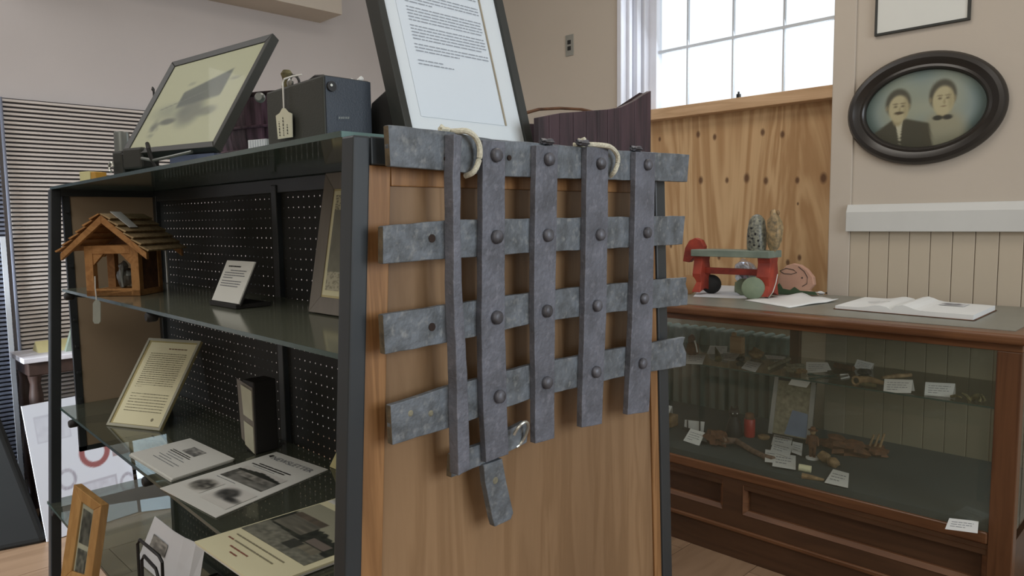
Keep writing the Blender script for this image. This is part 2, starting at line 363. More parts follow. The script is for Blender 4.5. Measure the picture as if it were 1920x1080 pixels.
# window in its recess
win = thing('window_1', 'tall white window', 'window', (-2, 3.68, 1.9)); win['kind'] = 'structure'; del win['label']; del win['category']
mb = MB(); mb.box((WX0, YB-.012, .02), (WX0+.03, 3.56, WZ1)); mb.box((WX0+.03, 3.50, .02), (WX0+.05, 3.53, WZ1)); mb.box((WX0+.03, 3.56, .02), (WX0+.062, 3.60, WZ1)); mb.box((WX0+.02, 3.615, .02), (WX0+.075, 3.66, WZ1))
mb.box((WX0, 3.56, .02), (WX0+.03, 3.76, WZ1)); mb.box((WX0+.03, 3.66, .02), (WX0+.125, 3.72, WZ1))
mb.build('jamb', M['whitewin'], win, bevel=.004)
mb = MB(); mb.box((WX1-.004, YB+.005, .02), (WX1, 3.78, WZ1)); mb.box((WX1-.06, 3.66, .02), (WX1-.004, 3.72, WZ1)); mb.build('jamb', M['wall'], win)
MB().box((WX0+.125, 3.66, 1.94), (WX1-.06, 3.72, 1.99)).build('sash_rail', M['whitewin'], win)
MB().box((WX0, YB+.005, WZ1-.03), (WX1, 3.78, WZ1)).build('jamb', M['whitewin'], win)
gx = [WX0+.125, *[at(x, 90, 1, 3.69).x for x in (1290, 1375, 1470)], WX1-.06]
gz = [1.99, at(1375, 71, 1, 3.69).z, 2.75, 3.17]
for i in range(1, 4): MB().box((gx[i]-.0045, 3.682, gz[0]), (gx[i]+.0045, 3.70, gz[-1])).build('muntin', M['muntin'], win)
for z in gz[1:3]: MB().box((gx[0], 3.680, z-.008), (gx[-1], 3.702, z+.008)).build('muntin', M['muntin'], win)
for i in range(4):
    for j in range(3): MB().box((gx[i]+.003, 3.688, gz[j]+.003), (gx[i+1]-.003, 3.692, gz[j+1]-.003)).build('pane', M['pane'], win)
# plywood covering the lower window
pl = thing('plywood_cover', 'knotty plywood board covering the lower half of the window', 'plywood board', (-1.9, 3.64, 1.0))
for (a, b) in ((WX0+.01, at(1290, 400, 1, 3.62).x-.001), (at(1290, 400, 1, 3.62).x, WX1-.006)):
    MB().box((a, 3.62, .98), (b, 3.638, 1.985)).build('plywood_sheet', M['ply'], pl)
led = MB().box((WX0+.01, 3.545, 1.952), (WX1-.006, 3.66, 2.012)).build('ledge_board', M['pine'], pl, bevel=.003)
c = at(1385, 178, 1, 3.56)
MB().box((c.x-.009, 3.55, 2.012), (c.x+.009, 3.57, 2.032)).box((c.x-.004, 3.555, 2.03), (c.x+.004, 3.565, 2.044)).build('dark_clip', M['dark'], pl, bevel=.002)
# casing right of window + beadboard + rail
struct(MB().box((WX1+.003, YB-.014, .0), (-1.262, YB, 3.3)).build('trim_1', M['wall'], bevel=.004))
wains = thing('wall_wainscot', 'x', 'x', (-.2, YB, 0)); wains['kind'] = 'structure'; del wains['label']; del wains['category']
x = -1.262; pitch = .0826; bp = None; k = 0
while x < 1.2:
    MB().box((x+.0011, YB-.012, .10), (x+pitch-.0011, YB, 1.335)).build('plank', M['bead'], wains, bevel=.0022)
    x += pitch
MB().box((-1.262, YB-.004, .1), (x, YB-.0005, 1.33)).build('backing', M['gap'], wains)
ra = MB(); prof = [(0, 1.325), (-.045, 1.325), (-.045, 1.412), (-.03, 1.446), (0, 1.446)]
xs = [(-1.272, -1.262), (1.2, 1.2)]
ra.prism([(-1.272, YB+a, b) for a, b in prof], (2.47, 0, 0))
struct(ra.build('trim_2', M['white'], bevel=.003))
struct(MB().box((-1.262, YB-.03, 0), (1.2, YB, .1)).build('baseboard_back', M['white'], bevel=.004))
struct(MB().box((XL, .2, 0), (XL+.02, YB, .12)).build('baseboard_left', M['white'], bevel=.004))
# soffit box on left wall
b0, b1 = at(405, 3, 0, XL), at(600, 43, 0, XL); bo = at(645, 28, 2, b1.z)
struct(MB().box((XL, b0.y-1.2, b1.z), (bo.x, b1.y, b1.z+.5)).build('trim_3', M['wall']))
# ================================================================== LEFT SIDE
sl = thing('slatted_screen', 'cream horizontal slatted screen standing against left wall', 'slatted screen', (XL+.05, 1.5, 0))
zt = at(0, 183, 0, XL+.05).z; ys = .80
def slats(y0, y1, z1, p):
    mb = MB(); z = z1
    while z > .05:
        mb.add([(XL+.03, y0, z), (XL+.048, y0, z-.004), (XL+.048, y0, z-p*.66), (XL+.03, y0, z-p*.7), (XL+.03, y1, z), (XL+.048, y1, z-.004), (XL+.048, y1, z-p*.66), (XL+.03, y1, z-p*.7)], [(0,1,5,4),(1,2,6,5),(2,3,7,6),(0,3,2,1),(4,5,6,7)])
        z -= p
    return mb
s_ = slats(ys, 2.35, zt, .0212).build('slats', M['slat'], sl); s_['kind'] = 'stuff'
MB().box((XL+.012, ys, .02), (XL+.030, 2.35, zt+.004)).build('backing', M['slatback'], sl)
MB().tube([(XL+.062, ys-.012, .05), (XL+.062, ys-.012, zt+.002)], .0075).build('edge_cord', M['slatb'], sl)
sl2 = thing('slatted_screen', 'blue-grey slatted screen at the far left edge beside the cream one', 'slatted screen', (XL+.05, .3, 0))
s_ = slats(-.3, ys-.03, zt-.004, .0212).build('slats', M['slatb'], sl2); s_['kind'] = 'stuff'
MB().box((XL+.012, -.3, .02), (XL+.030, ys-.03, zt)).build('backing', M['slatback'], sl2)
MB().box((XL+.05, ys-.055, .02), (XL+.058, ys-.034, 1.35)).build('edge_strip', M['frosted'], sl2)
# white cloth hanging
mb = MB(); pts = []
n = 14
for i in range(n+1):
    t = i/n; z = 1.16 - t*.49; yy = .605 + .05*sm(0, .8, t) - .02*t*t
    pts.append((z, yy))
vs = []; fs = []
for i, (z, yy) in enumerate(pts):
    for k in range(13):
        y = yy - k*.03; x_ = -3.985 + .012*math.sin(k*1.7) + .02*math.sin(i*.3)
        vs.append((x_, y, z))
for i in range(n):
    for k in range(12): fs.append((i*13+k, i*13+k+1, (i+1)*13+k+1, (i+1)*13+k))
mb.add(vs, fs); o = mb.build('draped_cloth', M['frosted'], None, smooth=True); so = o.modifiers.new('s', 'SOLIDIFY'); so.thickness = .006
tag(o, 'pale white cloth draped over the back of the black covered chair at far left', 'cloth')
# black covered chair
tr = thing('covered_chair', 'black cloth-covered chair on floor at the left edge', 'chair', (-3.9, .45, 0))
bx = [at(0, 1022, 2, 0), at(84, 1005, 2, 0)]
mb = MB()
mb.add([(-3.80,.20,0),(-3.66,.735,0),(-4.05,.75,0),(-4.15,.20,0),(-3.86,.20,.64),(-3.80,.60,.64),(-4.05,.60,.66),(-4.13,.20,.66)], [(0,3,2,1),(4,5,6,7),(0,1,5,4),(1,2,6,5),(2,3,7,6),(3,0,4,7)])
mb.build('cover', M['trunk'], tr, bevel=.03, seg=3)
MB().box((-4.10, .22, .60), (-4.04, .58, 1.12)).build('backrest', M['trunk'], tr, bevel=.02)
# small table with white top
tb = thing('side_table', 'small dark carved table with white top against the slats', 'table', (-4.08, 1.0, 0))
MB().box((-4.225, .74, .765), (-3.93, 1.35, .79)).build('tabletop', M['tabletop'], tb, bevel=.004)
MB().box((-4.215, .76, .70), (-3.95, 1.33, .765)).build('apron', M['tablewood'], tb, bevel=.006)
for x, y in ((-3.975, .79), (-3.975, 1.29), (-4.185, .79), (-4.185, 1.29)):
    MB().lathe([(.03,0),(.024,.04),(.014,.08),(.026,.16),(.034,.26),(.022,.36),(.014,.42),(.028,.5),(.03,.6),(.022,.66),(.03,.70)], (x, y, 0), 12).build('leg', M['tablewood'], tb, smooth=True)
MB().box((-4.20, .82, .2), (-3.99, 1.28, .22)).build('lower_shelf', M['tablewood'], tb)
p = at(70, 668, 2, .79)
mb = MB().prism([(-4.06, .83, .79), (-4.18, .83, .79), (-4.12, .83, .84)], (0, .22, 0)); tag(mb.build('tent_card', M['yellow']), 'cream folded card on the small white-topped table', 'card')
mb = MB(); a = at(106, 680, 0, -3.98); 
mb.prism([(-4.0, .93, .79), (-4.0, .99, .985), (-4.0, 1.01, .985), (-4.0, 1.055, .79), (-4.0, 1.03, .79), (-4.0, 1.0, .93), (-4.0, .955, .79)], (-.03, 0, 0))
tag(mb.build('dark_easel', M['grngrey']), 'dark grey-green A-shaped stand on the small table', 'stand')
# foam display board with printed pictures, leaning on the table
q = [at(88, 1018, 2, .0), None, None, None]
BLp = Vector((-3.667, .727, .004)); BRp = Vector((-3.731, 1.126, .004)); lean = Vector((-.11, -.0, .64))
def postquad(A, B, h, ax): return [A, B, B + Vector((-.14, ax, h)), A + Vector((-.14, ax, h))]
q1 = postquad(BLp, BRp, .60, -.02)
n1 = (q1[1]-q1[0]).cross(Vector((-.14, 0, .6))).normalized()
q1[3] = atp(40, 762, BLp, n1); q1[2] = q1[3] + (BRp-BLp)*1.08
disp = thing('display_board', 'white folding display board with red ring pictures on floor behind shelves', 'display board', BLp)
slab(q1, .006).build('panel', M['bluepaper'], disp)
def pf(u, v):
    c = (216, 222, 232)
    r = math.hypot((u-.62)/.16, (v-.55)/.115)
    c = mixc(c, (150, 92, 92), (1-sm(.98, 1.06, r))*sm(.62, .7, r))
    for (a, b, w_, h_, cc) in ((.25,.80,.17,.10,(190,194,206)), (.92,.60,.12,.12,(150,128,128)), (.62,.28,.2,.06,(176,176,188))):
        if abs(u-a) < w_ and abs(v-b) < h_: c = mixc(c, cc, .8 if (abs(u-a) > w_-.02 or abs(v-b) > h_-.015) else .45*vn(u*30, v*30)+.2)
    for (a, b, w_, h_) in ((.3,.40,.10,.08), (.93,.25,.09,.08), (.18,.15,.08,.05)):
        r = math.hypot((u-a)/w_, (v-b)/h_)
        c = mixc(c, (150, 146, 160), (1-sm(.95, 1.05, r))*sm(.6, .75, r)*(.35+.5*vn(u*60, v*60)))
    return c
picture('printed_sheet', q1, 90, 110, pf, M['poster'], disp)
A2 = BRp + Vector((.012, .012, 0)); B2 = Vector((-3.637, 1.30, .004))
q2 = [A2, B2, B2 + Vector((-.10, .03, .66)), A2 + Vector((-.10, -.01, .66))]
slab(q2, .006).build('panel', M['bluepaper'], disp)
def pf2(u, v):
    c = (196, 202, 214)
    if abs(u-.42) < .3 and abs(v-.74) < .1: c = mixc(c, (150, 140, 132), .6+.3*vn(u*20, v*20))
    if abs(u-.5) < .34 and abs(v-.42) < .08: c = mixc(c, (165, 168, 180), .5)
    return c
picture('printed_sheet', q2, 30, 60, pf2, M['poster'], disp)

# ================================================================== DISPLAY SHELVING
FX0, FX1, ZT = -2.60, -.842, 1.511
FXO = -.812
def fy(z, x=-.84): t = (x-FX0)/(FX1-FX0); return (.592*(1-t) + .528*t) - (ZT-z)*.062
def by_(z): return 1.242 + (ZT-z)*.045
gd = thing('display_shelving', 'black tapered shelf unit with pegboard core and wooden end panel', 'shelving unit', (-1.7, .9, 0))
def post(x0, x1, ya, yb, name='post'):
    vs = [(x0,ya[0],0),(x1,ya[0],0),(x1,yb[0],0),(x0,yb[0],0),(x0,ya[1],ZT),(x1,ya[1],ZT),(x1,yb[1],ZT),(x0,yb[1],ZT)]
    return MB().add(vs, [(0,3,2,1),(4,5,6,7),(0,1,5,4),(1,2,6,5),(2,3,7,6),(3,0,4,7)]).build(name, M['black'], gd, bevel=.003)
zz = 0
def ends(x): return fy(0, x), fy(ZT, x)
f0, f1 = ends(FX1); post(FX1, FXO, (f0, f1), (f0+.026, f1+.026))
b0_, b1_ = by_(0), by_(ZT); post(FX1, FXO, (b0_-.034, b1_-.034), (b0_, b1_))
f0, f1 = ends(FX0); post(FX0-.02, FX0+.01, (f0, f1), (f0+.03, f1+.03))
post(FX0-.02, FX0+.01, (b0_-.03, b1_-.03), (b0_, b1_))
f1 = fy(ZT)
MB().box((FX1, f1+.026, 1.474), (FXO, b1_-.034, ZT)).build('top_rail', M['black'], gd, bevel=.002)
MB().box((FX0-.02, .62, 1.49), (FX0+.01, b1_-.03, ZT)).build('top_rail', M['black'], gd)
MB().box((FX1, fy(0)+.03, .03), (FXO, by_(0)-.03, .09)).build('bottom_rail', M['black'], gd)
# near end: wooden frame-and-panel
px0, px1 = FX1+.004, FXO-.004
def zy(z, d): return fy(z)+d
ep = MB().prism([(px0, zy(.09, .06), .09), (px0, by_(.09)-.06, .09), (px0, by_(1.44)-.06, 1.474), (px0, zy(1.44, .06), 1.474)], (.018, 0, 0)).build('end_panel', M['oak'], gd)
MB().prism([(px1-.012, zy(.06,.026), .06), (px1-.012, zy(.06,.062), .06), (px1-.012, zy(1.474,.062), 1.474), (px1-.012, zy(1.474,.026), 1.474)], (.012,0,0)).build('stile', M['oak_edge'], gd, bevel=.0015)
MB().prism([(px1-.012, by_(.06)-.034, .06), (px1-.012, by_(.06)-.058, .06), (px1-.012, by_(1.474)-.058, 1.474), (px1-.012, by_(1.474)-.034, 1.474)], (.012,0,0)).build('stile', M['oak_edge'], gd, bevel=.0015)
MB().box((px1-.012, zy(1.46,.063), 1.447), (px1, by_(1.46)-.059, 1.474)).build('rail', M['oak_edge'], gd, bevel=.0015)
for (ya, za, yb, zb) in ((zy(.09,.0655), .09, zy(1.44,.0655), 1.443), (by_(.09)-.0615, .09, by_(1.44)-.0615, 1.443), (zy(1.44,.0655), 1.443, by_(1.44)-.0615, 1.443)):
    MB().tube([(px1-.0085, ya, za), (px1-.0085, yb, zb)], .0024, 6).build('groove', M['groove'], gd)
# far end: brown board in a dark edging
MB().box((FX0-.012, .645, .69), (FX0-.004, .905, 1.49)).build('far_board', M['brown'], gd)
fe = MB(); fe.box((FX0-.014, .625, .675), (FX0-.0, .645, 1.495)); fe.box((FX0-.014, .625, .675), (FX0, .905, .69))
fe.build('far_board_edging', M['black'], gd)
ca = MB()
for k in range(9): ca.box((FX0, .630, .76+k*.085), (FX0+.012, .640, .768+k*.085))
o = ca.build('catch_hooks', M['black'], gd); o['kind'] = 'stuff'
# pegboard with real holes
YP = .905
def pegboard(x0, x1, z0, z1):
    p = .0254; r = .0021; nx = int((x1-x0)/p); nz = int((z1-z0)/p); px = (x1-x0)/nx; pz = (z1-z0)/nz
    mb = MB(); cor = {}
    def cv(i, j):
        if (i, j) not in cor: cor[(i, j)] = len(mb.v); mb.v.append((x0+i*px, YP, z0+j*pz))
        return cor[(i, j)]
    for i in range(nx):
        for j in range(nz):
            cx, cz = x0+(i+.5)*px, z0+(j+.5)*pz; b = len(mb.v)
            c4 = None
            for k in range(8):
                a = PI/8 + k*PI/4; mb.v.append((cx+r*math.cos(a), YP, cz+r*math.sin(a)))
            base = b; q = [cv(i+1, j+1), cv(i, j+1), cv(i, j), cv(i+1, j)]
            # corners at 45,135,225,315 ; ring verts k: 22.5+45k
            for s in range(4):
                k0 = 2*s; mb.f.append((q[s], base+k0, base+(k0+1) % 8))
                mb.f.append((q[s], base+(k0+1) % 8, base+(k0+2) % 8, q[(s+1) % 4]))
    o = mb.build('pegboard', M['blackin'], gd)
    return o
xu = [FX0+.012, at(524, 420, 1, YP).x, FX1-.012]
for i in range(2): pegboard(xu[i]+.012, xu[i+1]-.012, .30, 1.475)
for x in xu: MB().box((x-.0135, YP-.014, .0), (x+.0135, YP+.014, 1.495)).build('upright', M['black'], gd, bevel=.002)
MB().box((FX0, YP-.010, 1.475), (FX1, YP+.010, ZT-.0005)).build('back_rail', M['black'], gd, bevel=.002)
MB().box((FX0, YP-.010, .27), (FX1, YP+.010, .30)).build('back_rail', M['black'], gd, bevel=.002)
# shelves
def shelf(name, x0, x1, z, m, y0a, y0b, t=.008):
    o = MB().prism([(x0, y0a, z-t), (x1, y0b, z-t), (x1, YP-.016, z-t), (x0, YP-.016, z-t)], (0, 0, t)).build(name, m, gd)
    MB().prism([(x0, y0a-.0012, z-t), (x1, y0b-.0012, z-t), (x1, y0b-.0002, z-t), (x0, y0a-.0002, z-t)], (0, 0, t)).build('shelf_edge', M['gedge'], gd)
    return o
shelf('shelf', -2.50, FX1-.004, 1.210, M['shelf'], .585, .555)
shelf('shelf', -2.592, FX1-.004, .832, M['shelf2'], .577, .515)
shelf('shelf', -2.625, FX1-.004, .532, M['shelf2'], .530, .480)
o = MB().prism([(FX0-.01, .597, ZT), (FX1-.002, .530, ZT), (FX1-.002, 1.245, ZT), (FX0-.01, 1.25, ZT)], (0, 0, .008)).build('top_shelf', M['topglass'], gd)
MB().prism([(FX0-.01, .5955, ZT), (FX1-.002, .5285, ZT), (FX1-.002, .5299, ZT), (FX0-.01, .5969, ZT)], (0, 0, .008)).build('shelf_edge', M['gedge'], gd)
for xz, zs in ((1.2, (1.202, .585, .565)), (.8, (.824, .565, .528)), (.5, (.524, .532, .505))):
    z, ya, yb = zs
    for i, x in enumerate(xu):
        yf = ya + (yb-ya)*(x-FX0)/(FX1-FX0)
        x_ = x if i != 1 else at(308 if xz == 1.2 else 280, 590 if xz == 1.2 else 905, 2, z-.01).x
        if i == 1: x_ = xu[1] if xz != 1.2 else x_
        if i == 0: x_ = {1.2: -2.46, .8: -2.43, .5: -2.56}[xz]
        br = MB().prism([(x_-.004, yf, z), (x_-.004, YP-.014, z), (x_-.004, YP-.014, z-.055), (x_-.004, yf+.01, z-.014)], (.008, 0, 0)).build('bracket', M['black'], gd)
        MB().lathe([(.010, 0), (.012, .004), (.012, .02), (.009, .024)], (x_, yf+.018, z-.012), 12, M=Matrix.Rotation(PI/2, 3, 'X')).build('knob', M['dark'], br, smooth=True)

# ------------------------------------------------------------------ things on the shelves
# bird feeder
th_ = math.radians(43); o0 = at(163, 556, 2, 1.21)
o0 = Vector((o0.x, o0.y, 1.2105))
BM_ = Matrix.Translation(o0) @ Matrix.Rotation(th_, 4, 'Z')
bf = thing('bird_feeder', 'orange wooden bird feeder house with shingled roof on top shelf', 'bird feeder', o0)
W_, D_, Hb = .146, .12, .135
def bfb(name, boxes, m, bevel=.001):
    mb = MB()
    for a, b in boxes: mb.box(a, b, BM_)
    return mb.build(name, m, bf, bevel=bevel)
bfb('floor_board', [((0, 0, 0), (W_, D_, .016))], M['cedar'])
for x in (0, W_-.022):
    bfb('corner_post', [((x, 0, 0), (x+.022, .02, Hb))], M['cedar'])
    bfb('corner_post', [((x, D_-.02, 0), (x+.022, D_, Hb))], M['cedar'])
bfb('crossbar', [((.022, 0, Hb-.022), (W_-.022, .018, Hb))], M['cedar'])
bfb('crossbar', [((.022, 0, .0), (W_-.022, .018, .020))], M['cedar'])
bfb('crossbar', [((.022, D_-.018, Hb-.022), (W_-.022, D_, Hb))], M['cedar'])
bfb('side_wall', [((W_-.012, .02, .0), (W_-.002, D_-.02, Hb))], M['clayb'])
for s, x in ((1, .022), (-1, W_-.022)):
    mb = MB().prism([BM_ @ Vector((x, .003, Hb-.022)), BM_ @ Vector((x+s*.028, .003, Hb-.022)), BM_ @ Vector((x, .003, Hb-.052))], (BM_.to_3x3() @ Vector((0, .01, 0)))); mb.build('corner_brace', M['cedar'], bf)
pk = .216; ov = .042; cx = W_/2; ez = .116
for s in (-1, 1):
    e = Vector((cx + s*(cx+ov), 0, ez)); pkk = Vector((cx, 0, pk))
    for yy in (-.035, D_+.032):
        d = (e-pkk).normalized(); nn = Vector((-d.z, 0, d.x)) * (-s)
        mb = MB().prism([BM_ @ (p + Vector((0, yy, 0))) for p in (pkk, e, e - Vector((0, 0, .018)), pkk - Vector((0, 0, .022)))], BM_.to_3x3() @ Vector((0, .012, 0)))
        mb.build('barge_board', M['cedar'], bf, bevel=.001)
    nrow = 6
    for r in range(nrow):
        a = pkk.lerp(e, r/nrow); b = pkk.lerp(e, (r+1.12)/nrow)
        nn = Vector((-s*(pkk.z-e.z), 0, -abs(e.x-pkk.x))).normalized() * -1
        ncol = 3 if s > 0 else 1
        for cc in range(ncol):
            y0 = -.04 + (D_+.088)*cc/ncol; y1 = -.04 + (D_+.088)*(cc+1)/ncol - .0008
            A = a + nn*.002; Bp = b + nn*.0075
            mb = MB().add([BM_ @ v for v in (A+Vector((0,y0,0)), Bp+Vector((0,y0,0)), Bp+Vector((0,y1,0)), A+Vector((0,y1,0)), A+Vector((0,y0,0))+nn*.003, Bp+Vector((0,y0,0))+nn*.005, Bp+Vector((0,y1,0))+nn*.005, A+Vector((0,y1,0))+nn*.003)], [(0,3,2,1),(4,5,6,7),(0,1,5,4),(1,2,6,5),(2,3,7,6),(3,0,4,7)])
            mb.build('shingle', M['shingle'] if s > 0 else M['cedar'], bf)
mb = MB().prism([BM_ @ Vector(p) for p in ((cx+.008, -.005, pk+.0075), (cx+.058, -.005, pk-.034), (cx+.058, .035, pk-.034), (cx+.008, .045, pk+.0075))], (0, 0, .0012))
tag(mb.build('paper_slip', M['card']), 'white paper slip lying across the ridge of the bird feeder roof', 'paper')
bm_ = MB().prism([BM_ @ Vector(p) for p in ((.004, D_-.012, Hb), (W_-.004, D_-.012, Hb), (W_/2, D_-.012, pk-.012))], BM_.to_3x3() @ Vector((0,.01,0))); bm_.build('gable_board', M['clayb'], bf)
# bird ornament inside
o_ = MB(); c = BM_ @ Vector((.070, .065, .016)); o_.lump(c+Vector((0,0,.030)), (.026,.02,.028), 3); o_.lump(c+Vector((.012,-.006,.060)), (.014,.012,.013), 4); o_.tube([c+Vector((.02,-.01,.06)), c+Vector((.035,-.018,.035)), c+Vector((.036,-.018,.006))], .004)
tag(o_.build('dark_figurine', M['greymetal'], smooth=True), 'dark metal figure sitting inside the bird feeder', 'figurine')
# hanging tag of the feeder
ht = thing('hanging_tag', 'grey-green tag on white string hanging from the bird feeder', 'tag', at(180, 575, 1, .545))
a, b = at(178, 518, 1, .548), at(181, 563, 1, .545)
MB().tube([a, (a+b)/2+Vector((0,-.001,0)), b], .0016, 6).build('string', M['string'], ht)
MB().prism([at(x, y, 1, .543) for x, y in ((178,563),(184,563),(188,569),(188,603),(185,607),(177,607),(174,602),(174,569))], (0, .0015, 0)).build('tag_card', M['taggrey'], ht)

wc_ = [at(311, 470, 1, .87), at(317, 622, 1, .87)]  # thin white tube put in for a bright vertical line
tag(MB().tube([Vector((max(wc_[0].x,-2.592), .87, wc_[0].z)), Vector((max(wc_[0].x,-2.592), .87, 1.2115))], .0035, 6).build('bright_line_strip', M['string']), 'thin white strip added for the bright line at the rear corner right of the bird feeder', 'cord')
def leanq(bl, br, tr, tl, z0, lean, fixaxis=None):
    A = at(*bl, 2, z0); B = at(*br, 2, z0)
    if fixaxis == 'Y': B = at(*br, 0, A.x)
    u = (B-A).normalized(); h = Vector((0,0,1)).cross(u).normalized(); a = math.radians(lean)
    v = Vector((0,0,1))*math.cos(a) + h*math.sin(a); n = u.cross(v)
    return [A, B, atp(*tr, A, n), atp(*tl, A, n)]
# sign card on shelf 1
q = leanq((397,562), (447,570), (478,491), (426,488), 1.222, 25)
n = qn(q)
t = thing('sign_holder', 'small white printed sign on black stand on top shelf', 'sign', (q[0]+q[1])/2 - Vector((0,0,.011)))
slab(q, .003, 0).build('printed_card', M['paper'], t)
dashes(q, [(.15,.6,.86)], .03, 2).build('heading_print', M['inkd'], t)
dashes(q, [(.28,.85,.76), (.1,.8,.70), (.1,.85,.64), (.1,.45,.58), (.1,.8,.50), (.1,.8,.44), (.1,.75,.38)], .022, 3).build('printed_text', M['ink'], t)
qq = [p - n*.0035 for p in q]
slab([quadpt(qq, -.03, -.03), quadpt(qq, 1.03, -.03), quadpt(qq, 1.03, 1.02), quadpt(qq, -.03, 1.02)], .003).build('stand_back', M['dark'], t)
ft = (q[0]+q[1])/2
MB().prism([(q[0].x, q[0].y-.006, 1.211), (q[1].x, q[1].y-.006, 1.211), (q[1].x+.0, q[1].y+.075, 1.211), (q[0].x, q[0].y+.075, 1.211)], (0,0,.009)).build('stand_foot', M['dark'], t, bevel=.001)
# grey frame behind the post
A = at(578, 584, 2, 1.213); u = Vector((.93, .0, 0)); hh = math.radians(9)
n_ = Vector((0, -math.cos(hh), math.sin(hh)))
TLg = atp(610, 325, A, n_); wid = .215
q = [A, A + Vector((wid,0,0)), TLg + Vector((wid,0,0)), TLg]
q[3] = A + (TLg-A); q[2] = q[3] + Vector((wid,0,0))
t = thing('picture_frame', 'grey wooden frame with cream clipping leaning on top shelf beside front post', 'picture frame', (q[0]+q[1])/2)
mb, inn = frame_mb(q, .034, .016, .004); mb.build('frame', M['greyframe'], t, bevel=.001)
slab(inn, .002, -.006).build('mat', M['gold'], t)
ii = [quadpt(inn, a, b, -.005) for a, b in ((.03,.02),(.97,.02),(.97,.98),(.03,.98))]
slab(ii, .001, .0005).build('mat', M['cream'], t)
def gf(u, v):
    if v > .84: return (196, 192, 160) if vn(u*16, v*90) > .45 else (120, 116, 96)
    if v < .2: return (188, 184, 160) if vn(u*24, v*120) > .4 else (150, 146, 124)
    c = mixc((112, 112, 100), (142, 142, 124), 1-v)
    if abs(u-.4) < .05 and abs(v-.55) < .025: return (200, 200, 186)
    return mixc(c, (90, 90, 80), .4*vn(u*9, v*14))
picture('clipping', [quadpt(ii, a, b, .001) for a, b in ((.08,.05),(.92,.05),(.92,.96),(.08,.96))], 40, 80, gf, M['photo'], t)
# certificate on shelf 2
q = leanq((200,797), (300,808), (378,640), (280,634), .8325, 37)
t = thing('framed_notice', 'cream typed notice in pale gold frame leaning on middle shelf', 'framed notice', (q[0]+q[1])/2)
n = qn(q)
slab(q, .008).build('backing', M['gold'], t, bevel=.001)
mb, inn = frame_mb([p+n*.003 for p in q], .008, .003); mb.build('frame', M['acrylic'], t, bevel=.0006)
ip = [quadpt(q, a, b, .0004) for a, b in ((.09,.035),(.95,.035),(.95,.955),(.09,.955))]
slab(ip, .0003, .0006).build('paper', M['cream'], t)
rows = [(.1, .9, .86-k*.026) for k in range(16)]; rows.append((.1, .25, .86-16*.026)); rows += [(.1, .92, .36-k*.034) for k in range(7)]
dashes(ip, rows, .010, 11).build('printed_text', M['inkc'], t); dashes(ip, [(.45,.85,.925)], .014, 5).build('heading_print', M['inkred'], t)
MB().add([quadpt(ip, .80+.03*math.cos(k), .07+.02*math.sin(k), .0007) for k in [i*2*PI/10 for i in range(10)]], [tuple(range(10))]).build('emblem', M['inkc'], t)
pr = (q[2]+q[3])/2; 
MB().prism([quadpt(q, .35, .6, -.009), quadpt(q, .5, .6, -.009), quadpt(q, .5, .6, -.009)*1+Vector((0,.03,0))*1 - Vector((0,0,quadpt(q,.5,.6,-.009).z-.834)), quadpt(q, .35, .6, -.009)+Vector((0,.03,0)) - Vector((0,0,quadpt(q,.35,.6,-.009).z-.834))], (0,0,.002)).build('strut', M['dark'], t)
# black slipcase with pale label
a = at(478, 850, 2, .8325); t = thing('binder_box', 'black upright file box with pale spine label on middle shelf', 'file box', a)
dpt = .135; wdt = .105
e0 = Vector((-1.737, .782, .8325))
bxm = Matrix.Translation(e0) @ Matrix.Rotation(math.radians(2), 4, 'Z')
hgt = at(480, 722, 1, .775).z - .8325
MB().box((0, 0, 0), (.055, .06, hgt), bxm).build('box_body', M['dark'], t, bevel=.003)
MB().prism([bxm @ Vector(p) for p in ((-.010, -.004, .03), (.052, -.002, .0), (.052, -.002, hgt-.014), (-.030, .0, hgt-.002))], (0, .002, 0)).build('folded_leaf', M['greyframe'], t)
MB().prism([bxm @ Vector(p) for p in ((.010, -.0055, .018), (.050, -.0035, .002), (.050, -.0035, .068), (.008, -.0055, .078))], (0, .0012, 0)).build('label', M['tagp'], t)
MB().prism([bxm @ Vector(p) for p in ((.008, -.0055, .094), (.050, -.0035, .084), (.050, -.0035, hgt-.022), (.0, -.0055, hgt-.012))], (0, .0012, 0)).build('label', M['tagp'], t)
# flat papers on shelf 2
def flatq(pts, z): return [at(x, y, 2, z) for x, y in pts]
q = flatq(((243,850),(322,898),(438,860),(355,822)), .840)
t = thing('booklet', 'white booklet stack with small grey picture lying on middle shelf', 'booklet', (q[0]+q[2])/2 - Vector((0,0,.008)))
for k in range(4):
    j = Vector((.002*math.sin(k*2.1), .002*math.cos(k*3), 0)); slab([p+j for p in q], .0016, -.0018*k).build('sheet', M['paper'], t)
def p2f(u, v): return mixc((214,214,208), (70,72,72), .75*vn(u*7, v*6)+.15)
picture('photograph', [quadpt(q, a, b) for a, b in ((.34,.62),(.62,.62),(.62,.84),(.34,.84))], 20, 14, p2f, M['photo'], t)
dashes(q, [(.22,.62,.565), (.22,.66,.52)], .02, 8, off=.001).build('heading_print', M['inkd'], t)
dashes(q, [(.25,.6,.46), (.3,.7,.40), (.22,.5,.34), (.3,.75,.28), (.25,.72,.22)], .014, 9, off=.001).build('printed_text', M['ink'], t)
q = flatq(((300,915),(405,970),(615,880),(518,847)), .8345)
t = thing('newsletter', 'white newsletter front page with three photographs on middle shelf edge', 'newsletter', (q[0]+q[2])/2 - Vector((0,0,.002)))
slab(q, .0016).build('sheet', M['paper'], t)
